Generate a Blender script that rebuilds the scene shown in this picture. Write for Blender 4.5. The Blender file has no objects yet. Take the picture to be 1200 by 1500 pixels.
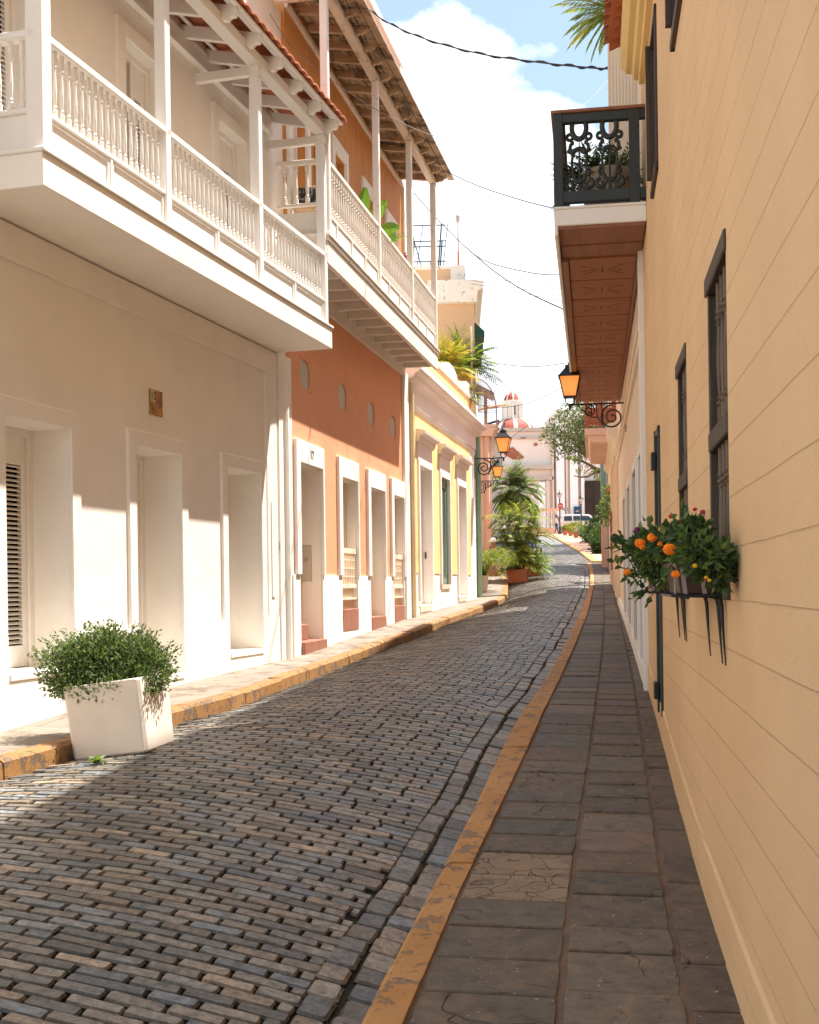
import bpy, math, random
from mathutils import Matrix, Vector, noise
random.seed(11)
RR = random.random
def U(a, b): return a + (b - a) * random.random()
SC = bpy.context.scene
COL = SC.collection
# ---- the camera's geometry: eye at the world origin, level, looking along +Y, 35 mm lens ----
ROLL = .014; FL = 1750.
def ab(px, py):
    u = px - 600; v = py - 860
    return (u - ROLL * v) / FL, -(v + ROLL * u) / FL
def P(px, py, Y):
    a, b = ab(px, py); return Vector((a * Y, Y, b * Y))
class Fr:
    """a facade: local x = square to the wall (towards +X), y = along it away from the camera, z up"""
    def __init__(s, X0, m):
        n = 1 / math.sqrt(1 + m * m); s.X0 = X0; s.m = m; s.k = n
        s.M = Matrix(((n, m * n, 0, X0), (-m * n, n, 0, 0), (0, 0, 1, 0), (0, 0, 0, 1)))
        s.I = s.M.inverted()
    def hit(s, px, py, off=0):
        a, b = ab(px, py); Y = (s.X0 + off / s.k) / (a - s.m)
        p = s.I @ Vector((a * Y, Y, b * Y)); return p.y, p.z
    def y(s, px, py=860, off=0): return s.hit(px, py, off)[0]
    def z(s, px, py, off=0): return s.hit(px, py, off)[1]
    def w(s, x, y, z): return s.M @ Vector((x, y, z))
A = Fr(-6.0, .28); O = Fr(-4.80, .207); G = Fr(.55, .154); T = Fr(.556, .04)
WORLD = Matrix.Identity(4)
WM = {}
# ---------------------------------------------------------------- materials
def rgb(c): return (c[0], c[1], c[2], 1)
class NT:
    def __init__(s, name):
        s.m = bpy.data.materials.new(name); s.m.use_nodes = True
        s.t = s.m.node_tree; s.b = s.t.nodes['Principled BSDF']
    def n(s, ty, **k):
        nd = s.t.nodes.new(ty)
        for a, v in k.items():
            if a.startswith('_'): setattr(nd, a[1:], v)
            else:
                key = a.replace('__', ' ')
                nd.inputs[int(key[1:]) if key[0] == 'i' and key[1:].isdigit() else key].default_value = v
        return nd
    def l(s, a, b): s.t.links.new(a, b)
    def coord(s, sc=(1, 1, 1), rot=(0, 0, 0), uv='Object'):
        tc = s.n('ShaderNodeTexCoord'); mp = s.n('ShaderNodeMapping'); mp.inputs['Scale'].default_value = sc
        mp.inputs['Rotation'].default_value = rot
        s.l(tc.outputs[uv], mp.inputs['Vector']); return mp.outputs[0]
    def noise(s, vec, scale, detail=4, rough=.6):
        nd = s.n('ShaderNodeTexNoise'); nd.inputs['Scale'].default_value = scale
        nd.inputs['Detail'].default_value = detail; nd.inputs['Roughness'].default_value = rough
        if vec is not None: s.l(vec, nd.inputs['Vector'])
        return nd.outputs['Fac']
    def ramp(s, f, p0, p1, c0=(0, 0, 0), c1=(1, 1, 1)):
        r = s.n('ShaderNodeValToRGB'); r.color_ramp.elements[0].position = p0; r.color_ramp.elements[1].position = p1
        r.color_ramp.elements[0].color = rgb(c0); r.color_ramp.elements[1].color = rgb(c1)
        s.l(f, r.inputs[0]); return r.outputs[0]
    def mix(s, f, a, b, mode='MIX'):
        m = s.n('ShaderNodeMix'); m.data_type = 'RGBA'; m.blend_type = mode
        for v, i in ((f, 0), (a, 6), (b, 7)):
            if isinstance(v, (int, float)): m.inputs[i].default_value = v
            elif isinstance(v, tuple): m.inputs[i].default_value = rgb(v)
            else: s.l(v, m.inputs[i])
        return m.outputs[2]
    def bump(s, h, strength, dist=.01):
        b = s.n('ShaderNodeBump'); b.inputs['Strength'].default_value = strength; b.inputs['Distance'].default_value = dist
        s.l(h, b.inputs['Height']); s.l(b.outputs[0], s.b.inputs['Normal']); return b
    def out(s, c, rough=.8, metal=0, spec=.4):
        if isinstance(c, tuple): s.b.inputs['Base Color'].default_value = rgb(c)
        else: s.l(c, s.b.inputs['Base Color'])
        if isinstance(rough, (int, float)): s.b.inputs['Roughness'].default_value = rough
        else: s.l(rough, s.b.inputs['Roughness'])
        s.b.inputs['Metallic'].default_value = metal; s.b.inputs['Specular IOR Level'].default_value = spec
        return s.m
def mul(c, k): return (min(c[0] * k, 1), min(c[1] * k, 1), min(c[2] * k, 1))
def paint(name, c, var=.10, sc=1.6, rough=.75, bump=.25, grain=60, dirt=None, dirt_amt=.0, stretch=(1, 1, 1), wavy=0):
    s = NT(name); v = s.coord(stretch)
    f = s.noise(v, sc, 6)
    base = s.mix(s.ramp(f, .3, .7), mul(c, 1 - var), mul(c, 1 + var * .5))
    if dirt:
        g = s.noise(v, sc * 3.1, 8, .7)
        base = s.mix(s.ramp(g, .62 - dirt_amt, .70 - dirt_amt * .6), base, dirt)
    h = s.noise(v, grain, 3)
    if wavy:
        a = s.n('ShaderNodeMath', _operation='MULTIPLY_ADD'); s.l(s.noise(v, 2.6, 3, .5), a.inputs[0]); a.inputs[1].default_value = 9 * wavy; s.l(h, a.inputs[2]); h = a.outputs[0]
    s.bump(h, bump, .004)
    return s.out(base, rough)
m_white = paint('white_wall_paint', (.88, .83, .76), var=.05, grain=35, bump=.3, wavy=1)
m_whitewood = paint('white_painted_wood', (.85, .81, .76), var=.03, grain=90, bump=.12, rough=.5)
m_oldwhite = paint('worn_white_painted_wood', (.82, .76, .68), var=.06, grain=60, bump=.3, rough=.6, dirt=(.42, .30, .20), dirt_amt=.0)
m_trim = paint('lilac_white_trim', (.84, .74, .69), var=.03, grain=50)
m_purewhite = paint('fresh_white_trim', (.88, .84, .78), var=.02, grain=50)
m_orange = paint('orange_stucco', (.80, .375, .205), var=.10, sc=.8, grain=35, bump=.4, wavy=.8)
m_ochre = paint('ochre_stucco', (.86, .62, .27), var=.06, grain=40)
m_tan = paint('tan_stucco', (.60, .395, .225), var=.10, sc=.6, grain=30, bump=.5, dirt=(.35, .24, .15), dirt_amt=-.03)
m_peach = paint('peach_stucco', (.82, .50, .33), var=.08, grain=40)
m_pink = paint('pink_stucco', (.80, .55, .44), var=.08, grain=40)
m_red = paint('red_stucco', (.70, .16, .10), var=.1, grain=40)
m_creamR = paint('cream_stucco', (.84, .70, .54), var=.05, grain=40, bump=.3)
m_teal = paint('teal_paint', (.22, .40, .36), var=.1, grain=60, rough=.55)
m_greenpipe = paint('green_painted_pipe', (.25, .40, .27), var=.1, grain=60, rough=.5)
m_greenshut = paint('faded_green_shutter', (.22, .30, .23), var=.15, grain=50, rough=.6)
m_brick = NT('red_brick_step'); _v = m_brick.coord()
_bt = m_brick.n('ShaderNodeTexBrick'); m_brick.l(_v, _bt.inputs['Vector']); _bt.inputs['Scale'].default_value = 5
_bt.inputs['Color1'].default_value = (.27, .09, .05, 1); _bt.inputs['Color2'].default_value = (.34, .13, .08, 1); _bt.inputs['Mortar'].default_value = (.34, .26, .20, 1)
m_brick = m_brick.out(m_brick.mix(m_brick.ramp(m_brick.noise(_v, 9), .35, .7), _bt.outputs[0], (.30, .12, .07)), .85)
m_iron = paint('black_iron', (.02, .02, .021), var=.2, rough=.45, grain=80, bump=.2)
m_iron_rail = paint('dark_green_black_iron', (.030, .038, .036), var=.25, rough=.42, grain=70, bump=.3)
m_terra = paint('terracotta', (.50, .17, .085), var=.15, rough=.8, grain=40)
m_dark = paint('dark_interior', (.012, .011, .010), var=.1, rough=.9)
m_soil = paint('dark_soil', (.05, .035, .022), var=.3, rough=.95, grain=40, bump=1)
m_boxbrown = paint('brown_planter_plastic', (.085, .045, .028), var=.1, rough=.55)
m_greymetal = paint('worn_metal_strap', (.42, .36, .32), var=.2, rough=.5)
m_wire = paint('dark_cable', (.022, .024, .03), rough=.6)
m_greywire = paint('grey_cable', (.22, .21, .22), rough=.6)
def wood(name, c1, c2, axis=1, sc=14, rough=.55, dark=None, amt=.0, bump=.3):
    s = NT(name); st = [sc, sc, sc]; st[axis] = sc * .06
    v = s.coord(tuple(st)); f = s.noise(v, 1, 8, .65)
    base = s.mix(s.ramp(f, .3, .7), c1, c2)
    if dark:
        g = s.noise(s.coord((1.2, 1.2, 1.2)), 2.2, 8, .72); base = s.mix(s.ramp(g, .50 - amt, .62 - amt), base, dark)
    s.bump(f, bump, .004); return s.out(base, rough)
m_soffit = wood('mahogany_boards', (.26, .085, .032), (.40, .15, .06), axis=0)
m_soffit_dark = wood('mahogany_frame', (.22, .085, .04), (.33, .14, .07), axis=1)
m_oldwood = wood('weathered_roof_boards', (.30, .20, .115), (.50, .36, .23), axis=1, dark=(.10, .065, .04), amt=.03, rough=.85, bump=.5)
m_oldraft = wood('weathered_rafter', (.40, .27, .16), (.60, .44, .29), axis=0, dark=(.16, .10, .06), amt=-.03, rough=.85, bump=.5)
m_oldbeam = wood('weathered_white_beam', (.62, .52, .42), (.78, .69, .58), axis=1, dark=(.30, .20, .12), amt=-.05, rough=.8)
m_barwood = wood('grey_brown_window_wood', (.045, .030, .020), (.13, .092, .062), axis=2, sc=22, rough=.8, bump=.6)
m_redwood = wood('red_brown_balcony_wood', (.30, .09, .05), (.38, .13, .07), axis=0)
m_boards = NT('orange_clapboard'); _v = m_boards.coord()
_sx = m_boards.n('ShaderNodeSeparateXYZ'); m_boards.l(_v, _sx.inputs[0])
_mm = m_boards.n('ShaderNodeMath', _operation='MULTIPLY'); m_boards.l(_sx.outputs['Y'], _mm.inputs[0]); _mm.inputs[1].default_value = 7.5
_fr = m_boards.n('ShaderNodeMath', _operation='FRACT'); m_boards.l(_mm.outputs[0], _fr.inputs[0])
_gr = m_boards.ramp(_fr.outputs[0], .02, .09)
_nn = m_boards.noise(m_boards.coord((5, 5, .5)), 1.2, 5)
_c = m_boards.mix(m_boards.ramp(_nn, .3, .7), (.50, .20, .045), (.64, .29, .085))
_c = m_boards.mix(_gr, (.28, .11, .03), _c); m_boards.bump(_gr, .8, .008)
m_boards = m_boards.out(_c, .7)
# the yellow blockwork wall: painted courses with fine joints
def blockwall():
    s = NT('yellow_painted_blockwork'); tc = s.n('ShaderNodeTexCoord'); sx = s.n('ShaderNodeSeparateXYZ'); s.l(tc.outputs['Object'], sx.inputs[0])
    cb = s.n('ShaderNodeCombineXYZ'); s.l(sx.outputs['Y'], cb.inputs[0]); s.l(sx.outputs['Z'], cb.inputs[1])
    nz = s.noise(tc.outputs['Object'], 1.1, 4)
    wob = s.n('ShaderNodeVectorMath', _operation='ADD'); s.l(cb.outputs[0], wob.inputs[0])
    ws = s.n('ShaderNodeMath', _operation='MULTIPLY'); s.l(nz, ws.inputs[0]); ws.inputs[1].default_value = .02
    wc = s.n('ShaderNodeCombineXYZ'); s.l(ws.outputs[0], wc.inputs[1]); s.l(wc.outputs[0], wob.inputs[1])
    bt = s.n('ShaderNodeTexBrick'); s.l(wob.outputs[0], bt.inputs['Vector']); bt.inputs['Scale'].default_value = 1
    bt.inputs['Mortar Size'].default_value = .0038; bt.inputs['Mortar Smooth'].default_value = .5
    bt.inputs['Brick Width'].default_value = 20.; bt.inputs['Row Height'].default_value = .205
    bt.inputs['Color1'].default_value = (.84, .560, .305, 1); bt.inputs['Color2'].default_value = (.825, .545, .295, 1); bt.inputs['Mortar'].default_value = (.755, .48, .245, 1)
    f = s.noise(tc.outputs['Object'], .7, 6); g = s.noise(tc.outputs['Object'], 14, 6, .7)
    c = s.mix(s.ramp(f, .3, .7, (.90, .89, .87), (1.04, 1.03, 1.02)), bt.outputs[0], bt.outputs[0])
    tint = s.ramp(f, .3, .75, (.87, .845, .81), (1, 1, 1)); c = s.mix(1.0, bt.outputs[0], tint, 'MULTIPLY')
    pit = s.ramp(g, .22, .32, (.80, .76, .70), (1, 1, 1)); c = s.mix(1.0, c, pit, 'MULTIPLY')
    fine = s.noise(tc.outputs['Object'], 42, 6, .7)
    ad = s.n('ShaderNodeMath', _operation='MULTIPLY_ADD'); s.l(bt.outputs['Fac'], ad.inputs[0]); ad.inputs[1].default_value = -.8; s.l(fine, ad.inputs[2])
    ad2 = s.n('ShaderNodeMath', _operation='MULTIPLY_ADD'); s.l(g, ad2.inputs[0]); ad2.inputs[1].default_value = .8; s.l(ad.outputs[0], ad2.inputs[2])
    s.bump(ad2.outputs[0], .8, .007); return s.out(c, .8)
m_block = blockwall()
m_barlight = wood('worn_brown_bar_wood', (.085, .058, .038), (.23, .165, .11), axis=2, sc=22, rough=.75, bump=.6)
def attr_mat(name, rough=.6, nsc=18, nv=.35, bump=.6, bsc=30, spec=.4, trans=0, crack=0, blot=0):
    s = NT(name); at = s.n('ShaderNodeAttribute'); at.attribute_name = 'col'
    v = s.coord(); f = s.noise(v, nsc, 6, .7)
    c = s.mix(1.0, at.outputs['Color'], s.ramp(f, .3, .75, (1 - nv,) * 3, (1 + nv * .3,) * 3), 'MULTIPLY')
    h = s.noise(v, bsc, 5, .65)
    if blot:
        b = s.noise(v, 2.3 if blot == 2 else 1.4, 7, .7); c = s.mix(s.ramp(b, .50, .68), c, s.mix(1.0, c, (1.35, 1.12, .88) if blot == 2 else (1.12, 1.02, .90), 'MULTIPLY'))
        d = s.noise(v, 11, 9, .75); c = s.mix(1.0, c, s.ramp(d, .36, .46, (.50, .48, .46), (1, 1, 1)), 'MULTIPLY')
        if blot == 2: c = s.mix(s.ramp(s.noise(v, 34, 2, .4), .735, .75), c, (.42, .38, .32))
    if crack:
        vo = s.n('ShaderNodeTexVoronoi', _feature='DISTANCE_TO_EDGE'); nz = s.n('ShaderNodeTexNoise'); nz.inputs['Scale'].default_value = 3
        s.l(v, nz.inputs['Vector']); mx = s.mix(.35, v, nz.outputs['Color']); s.l(mx, vo.inputs['Vector']); vo.inputs['Scale'].default_value = crack
        cr = s.ramp(vo.outputs['Distance'], .0, .018); big = s.ramp(s.noise(v, 1.3, 3), *((.50, .60) if crack < 4 else (.1, .2)))
        cm = s.mix(big, (1, 1, 1), cr); c = s.mix(1.0, c, s.mix(cm, (.30, .27, .25), (1, 1, 1)), 'MULTIPLY')
        h2 = s.n('ShaderNodeMath', _operation='ADD'); s.l(h, h2.inputs[0]); s.l(cm, h2.inputs[1]); h = h2.outputs[0]
    s.bump(h, bump, .008)
    m = s.out(c, rough, spec=spec)
    return m
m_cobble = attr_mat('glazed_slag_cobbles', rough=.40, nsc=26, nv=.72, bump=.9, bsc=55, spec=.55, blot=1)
m_slab = attr_mat('slate_paving_slabs', rough=.60, nsc=9, nv=.45, bump=1, bsc=16, spec=.4, crack=2.6, blot=2)
m_slab_tan = attr_mat('cracked_tan_slab', rough=.75, nsc=6, nv=.3, bump=1, bsc=12, crack=7, blot=1)
def leafmat(name, rough=.45):
    s = NT(name); at = s.n('ShaderNodeAttribute'); at.attribute_name = 'col'
    s.l(at.outputs['Color'], s.b.inputs['Base Color']); s.b.inputs['Roughness'].default_value = rough
    tr = s.n('ShaderNodeBsdfTranslucent'); mx = s.n('ShaderNodeMixShader'); mx.inputs[0].default_value = .42
    bc = s.mix(1.0, at.outputs['Color'], (1.0, 1.0, .55), 'MULTIPLY'); s.l(bc, tr.inputs[0])
    s.l(s.b.outputs[0], mx.inputs[1]); s.l(tr.outputs[0], mx.inputs[2]); s.l(mx.outputs[0], s.t.nodes['Material Output'].inputs[0])
    return s.m
m_leaf = leafmat('leaf', .5); m_petal = leafmat('petal', .6)
m_bark = paint('bark', (.14, .095, .06), var=.3, sc=5, rough=.9, grain=20, bump=1)
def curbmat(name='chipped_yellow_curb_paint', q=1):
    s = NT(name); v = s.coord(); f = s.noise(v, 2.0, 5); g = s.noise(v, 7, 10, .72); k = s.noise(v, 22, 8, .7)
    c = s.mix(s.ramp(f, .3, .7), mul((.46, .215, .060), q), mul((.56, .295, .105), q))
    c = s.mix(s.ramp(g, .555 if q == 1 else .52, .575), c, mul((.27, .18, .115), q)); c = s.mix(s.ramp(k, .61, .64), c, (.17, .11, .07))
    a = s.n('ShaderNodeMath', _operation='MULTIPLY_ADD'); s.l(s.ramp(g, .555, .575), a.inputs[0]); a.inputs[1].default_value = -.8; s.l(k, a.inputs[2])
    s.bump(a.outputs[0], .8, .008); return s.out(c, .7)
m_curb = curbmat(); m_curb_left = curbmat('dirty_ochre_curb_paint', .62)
# ---------------------------------------------------------------- mesh builder
class MB:
    def __init__(s): s.v = []; s.f = []; s.c = []; s.mi = []; s.m = 0; s.sm = []
    def add(s, vs, fs, col=None):
        o = len(s.v); s.v += [Vector(v) for v in vs]
        for f in fs: s.f.append(tuple(i + o for i in f)); s.c.append(col); s.mi.append(s.m)
        return s
    def box(s, x0, x1, y0, y1, z0, z1, col=None):
        if x0 > x1: x0, x1 = x1, x0
        if y0 > y1: y0, y1 = y1, y0
        v = [(x, y, z) for z in (z0, z1) for y in (y0, y1) for x in (x0, x1)]
        return s.add(v, [(0, 2, 3, 1), (4, 5, 7, 6), (0, 1, 5, 4), (2, 6, 7, 3), (0, 4, 6, 2), (1, 3, 7, 5)], col)
    def prism(s, prof, y0, y1, ax='y', col=None):
        """prof: (a,b) outline; ax y: a=x b=z ; ax x: a=y b=z ; ax z: a=x b=y"""
        n = len(prof); vs = []
        for t in (y0, y1):
            for a, b in prof: vs.append({'y': (a, t, b), 'x': (t, a, b), 'z': (a, b, t)}[ax])
        fs = [tuple(range(n))[::-1], tuple(range(n, 2 * n))] + [(i, (i + 1) % n, (i + 1) % n + n, i + n) for i in range(n)]
        return s.add(vs, fs, col)
    def tube(s, pts, r, n=6, col=None, caps=True):
        pts = [Vector(p) for p in pts]; m = len(pts); rs = r if isinstance(r, (list, tuple)) else [r] * m
        o = []; up = Vector((0, 0, 1)); prev = None
        for i, p in enumerate(pts):
            d = (pts[min(i + 1, m - 1)] - pts[max(i - 1, 0)])
            d = d.normalized() if d.length > 1e-9 else up
            if prev is None: a = d.cross(up if abs(d.z) < .95 else Vector((1, 0, 0))).normalized()
            else:
                a = prev - d * prev.dot(d); a = a.normalized() if a.length > 1e-6 else d.orthogonal().normalized()
            prev = a; b = d.cross(a)
            for j in range(n):
                t = 2 * math.pi * j / n; o.append(p + (a * math.cos(t) + b * math.sin(t)) * rs[i])
        fs = []
        for i in range(m - 1):
            for j in range(n):
                fs.append((i * n + j, i * n + (j + 1) % n, (i + 1) * n + (j + 1) % n, (i + 1) * n + j))
        if caps: fs += [tuple(range(n))[::-1], tuple(range((m - 1) * n, m * n))]
        return s.add(o, fs, col)
    def lathe(s, prof, cx=0, cy=0, n=10, col=None, z0=0):
        o = []; m = len(prof)
        for r, z in prof:
            for j in range(n):
                t = 2 * math.pi * (j + .5) / n; o.append((cx + r * math.cos(t), cy + r * math.sin(t), z + z0))
        fs = [(i * n + j, i * n + (j + 1) % n, (i + 1) * n + (j + 1) % n, (i + 1) * n + j) for i in range(m - 1) for j in range(n)]
        fs += [tuple(range(n))[::-1], tuple(range((m - 1) * n, m * n))]
        return s.add(o, fs, col)
    def leaf(s, p, d, up, L, Wd, col, fold=.25):
        d = d.normalized(); sd = d.cross(up)
        sd = sd.normalized() if sd.length > 1e-5 else d.orthogonal().normalized(); nn = sd.cross(d)
        a = p; b = p + d * L; mm = p + d * L * .45
        l = mm + sd * Wd * .5 + nn * Wd * fold; r = mm - sd * Wd * .5 + nn * Wd * fold
        s.add([a, r, b, l], [(0, 1, 2), (0, 2, 3)], col)
    def xf(s, M): s.v = [M @ v for v in s.v]; return s
    def build(s, name, mat, parent=None, fr=None, smooth=False, bev=0, origin=None, seg=1):
        M = (fr.M if fr else WORLD)
        vs = [M @ v for v in s.v]
        if parent is not None: W = WM[parent.name]
        else:
            if origin is None:
                xs = [v.x for v in vs]; ys = [v.y for v in vs]; zs = [v.z for v in vs]
                origin = Vector(((min(xs) + max(xs)) / 2, (min(ys) + max(ys)) / 2, min(zs)))
            W = Matrix.Translation(origin) @ (fr.M.to_3x3().to_4x4() if fr else WORLD)
        I = W.inverted(); vs = [I @ v for v in vs]
        me = bpy.data.meshes.new(name); me.from_pydata(vs, [], s.f)
        if isinstance(mat, (list, tuple)):
            for mm in mat: me.materials.append(mm)
            me.polygons.foreach_set('material_index', s.mi)
        else: me.materials.append(mat)
        if any(c is not None for c in s.c):
            at = me.attributes.new('col', 'FLOAT_COLOR', 'FACE'); buf = []
            for c in s.c:
                c = c or (.5, .5, .5); buf += [c[0], c[1], c[2], 1]
            at.data.foreach_set('color', buf)
        if smooth: me.polygons.foreach_set('use_smooth', [True] * len(me.polygons))
        me.update()
        o = bpy.data.objects.new(name, me); COL.objects.link(o)
        if parent is not None: o.parent = parent
        else: o.matrix_world = W
        WM[o.name] = W
        if bev:
            b = o.modifiers.new('bevel', 'BEVEL'); b.width = bev; b.segments = seg; b.limit_method = 'ANGLE'; b.angle_limit = .7
        return o
def tag(o, label=None, cat=None, group=None, kind=None):
    if label: o['label'] = label
    if cat: o['category'] = cat
    if group: o['group'] = group
    if kind: o['kind'] = kind
    return o
def thing(name, label, cat, loc, fr=None, group=None, rot=None):
    o = bpy.data.objects.new(name, None); COL.objects.link(o); o.empty_display_size = .2
    W = Matrix.Translation(Vector(loc)) @ (fr.M.to_3x3().to_4x4() if fr else WORLD)
    if rot is not None: W = Matrix.Translation(Vector(loc)) @ rot.to_4x4()
    o.matrix_world = W; WM[o.name] = W; return tag(o, label, cat, group)
def inst(src, name, parent, M, scale=None):
    """another child of parent with src's mesh, at world matrix M"""
    o = bpy.data.objects.new(name, src.data); COL.objects.link(o); o.parent = parent
    for md in src.modifiers:
        if md.type == 'BEVEL':
            b = o.modifiers.new('bevel', 'BEVEL'); b.width = md.width; b.segments = md.segments; b.limit_method = 'ANGLE'; b.angle_limit = .7
    o.matrix_local = WM[parent.name].inverted() @ M; WM[o.name] = M; return o
def textobj(name, body, size, mat, parent, M, extrude=.003):
    cu = bpy.data.curves.new(name, 'FONT'); cu.body = body; cu.size = size; cu.extrude = extrude; cu.align_x = 'CENTER'; cu.align_y = 'CENTER'
    cu.materials.append(mat); tmp = bpy.data.objects.new('tmp', cu); COL.objects.link(tmp); bpy.context.view_layer.update()
    me = bpy.data.meshes.new_from_object(tmp.evaluated_get(bpy.context.evaluated_depsgraph_get())); bpy.data.objects.remove(tmp)
    o = bpy.data.objects.new(name, me); COL.objects.link(o); o.parent = parent
    o.matrix_local = WM[parent.name].inverted() @ M; WM[o.name] = M; return o
def lerp(a, b, t): return a + (b - a) * t
def interp(tab, x):
    if x <= tab[0][0]: return tab[0][1]
    for (x0, y0), (x1, y1) in zip(tab, tab[1:]):
        if x <= x1: return y0 + (y1 - y0) * (x - x0) / (x1 - x0)
    return tab[-1][1]
# ================================================================ GROUND
zR = [(-6, -1.85), (0, -1.70), (4.4, -1.64), (6.4, -1.56), (8.1, -1.43), (10.9, -1.16), (12.3, -1.07), (17.1, -.80), (24, -.47), (31.6, -.08), (36, .2), (45, .73), (112, 4.75), (122, 5.35), (200, 6.0)]
zL = [(-6, -1.6), (0, -1.42), (9.6, -1.11), (10.6, -1.05), (15.7, -.9), (22.6, -.605), (31.5, -.33), (34, -.08), (38, .3), (45, .73), (112, 4.75), (122, 5.35), (200, 6.0)]
def solve(px, py, tab):
    a, b = ab(px, py); lo, hi = 2.0, 125.0
    f = lambda Y: b * Y - interp(tab, Y)
    prev = lo; fp = f(lo)
    Y = lo
    while Y < hi:
        Y += .25; fy = f(Y)
        if fp * fy <= 0:
            l, h = prev, Y
            for _ in range(30):
                m = (l + h) / 2
                if f(l) * f(m) <= 0: h = m
                else: l = m
            return a * l, l
        prev, fp = Y, fy
    return a * hi, hi
def tabX(pts, tab, head, tail):
    t = sorted((Y, X) for X, Y in (solve(px, py, tab) for px, py in pts))
    return head(t) + t + tail
ext = lambda t: [(-6, t[0][1] - (t[0][0] + 6) * (t[1][1] - t[0][1]) / (t[1][0] - t[0][0]))]
XRo = tabX([(590, 1500), (675, 1300), (740, 1165), (780, 1080), (817, 1000), (842, 945), (860, 900), (865, 880), (870, 855), (869, 834), (866, 825)], zR, ext, [])
XRi = tabX([(522, 1500), (631, 1300), (697, 1175), (745, 1075), (795, 1000), (827, 945), (848, 900), (857, 877), (864, 855), (864, 836), (860, 825)], zR, ext, [])
XLb = tabX([(0, 1109), (107, 1080), (249, 1037), (320, 1020), (490, 962), (600, 923), (697, 889), (738, 869), (740, 848)], zL, lambda t: [(-6, t[0][1] - (t[0][0] + 6) * .27)], [(42, 2.9), (50, 3.2), (112, 6.0), (125, 8)])
YE = XRo[-1][0]     # where the right pavement ends
def wallL(Y):
    if Y < 15.72: return -6.0 + .28 * Y
    if Y < 32.1: return -4.8 + .207 * Y
    return .556 + .04 * Y
def wallR(Y): return .55 + .154 * Y
XLF = [(y, x + .10) for y, x in XLb]
def roadL(Y): return interp(XLF, Y)
def roadR(Y): return interp(XRi, Y)
def roadz(X, Y):
    l = roadL(Y); r = roadR(Y) if Y < YE else l + 5.2
    t = max(0, min(1, (X - l) / max(.5, r - l)))
    a = interp(zL, Y) - (.13 if Y < 36 else .10); b = interp(zR, Y) - .075
    fade = max(0, min(1, (60 - Y) / 20))
    return lerp(a, b, t) + .12 * (1 - (2 * t - 1) ** 2) * fade + .012 * noise.noise(Vector((X * .9, Y * .7, 3)))
STR = {}
def struct(o): o['kind'] = 'structure'; return o
# terrain sheet reaching the horizon, just below everything
def terrain():
    s = NT('distant_ground'); v = s.coord(); c = s.mix(s.ramp(s.noise(v, .4, 6), .35, .65), (.16, .13, .10), (.22, .18, .14)); m = s.out(c, .9)
    mb = MB(); xs = [-900, -60, -20, -8, -4, -2, 0, 2, 4, 8, 12, 20, 60, 900]; ys = [-60, -6, 0, 4, 8, 12, 16, 24, 32, 38, 45, 60, 80, 112, 122, 200, 500, 1500]
    for Y in ys:
        for X in xs: mb.v.append(Vector((X, Y, min(interp(zR, Y), interp(zL, Y)) - .35)))
    n = len(xs)
    for i in range(len(ys) - 1):
        for j in range(n - 1):
            a = i * n + j; mb.f.append((a, a + 1, a + n + 1, a + n)); mb.c.append(None); mb.mi.append(0)
    struct(mb.build('ground', m, origin=Vector((0, 0, -2))))
terrain()
def strip(name, mat, fl, fr_, zl, zr, ys, nx=1, bend=None):
    mb = MB()
    for Y in ys:
        l, r = fl(Y), fr_(Y)
        for j in range(nx + 1):
            X = lerp(l, r, j / nx); mb.v.append(Vector((X, Y, lerp(zl(Y), zr(Y), j / nx) if bend is None else bend(X, Y))))
    n = nx + 1
    for i in range(len(ys) - 1):
        for j in range(nx):
            a = i * n + j; mb.f.append((a, a + 1, a + n + 1, a + n)); mb.c.append(None); mb.mi.append(0)
    return struct(mb.build(name, mat, origin=Vector((0, 0, zl(ys[0]))), smooth=True))
def frange(a, b, d):
    n = int(round((b - a) / d)); return [a + (b - a) * i / n for i in range(n + 1)]
# bedding of the road: dark grit with moss
s = NT('joint_grit_with_moss'); v = s.coord(); g = s.noise(v, 3, 8, .7)
m_grit = s.mix(s.ramp(g, .56, .66), (.030, .024, .017), (.050, .064, .018)); s.bump(s.noise(v, 60, 4), 1, .01); m_grit = s.out(m_grit, .95)
strip('road_bed', m_grit, lambda Y: roadL(Y) - .3, lambda Y: (roadR(Y) if Y < YE else roadL(Y) + 7) + .15, None or (lambda Y: -1), lambda Y: -1, frange(-5, 30, .15) + frange(30.4, 78, .4), 30,
      bend=lambda X, Y: roadz(X, Y) - .027)
s = NT('far_cobbles'); v = s.coord(rot=(0, 0, .2)); bt = s.n('ShaderNodeTexBrick'); s.l(v, bt.inputs['Vector']); bt.inputs['Scale'].default_value = 1; bt.inputs['Brick Width'].default_value = .23; bt.inputs['Row Height'].default_value = .125; bt.inputs['Mortar Size'].default_value = .012
bt.inputs['Color1'].default_value = (.17, .17, .165, 1); bt.inputs['Color2'].default_value = (.24, .22, .20, 1); bt.inputs['Mortar'].default_value = (.06, .05, .045, 1)
strip('road', s.out(bt.outputs[0], .5), lambda Y: roadL(Y) - .3, lambda Y: roadL(Y) + 7, lambda Y: 0, lambda Y: 0, frange(78, 112, 2), 10, bend=roadz)
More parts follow.
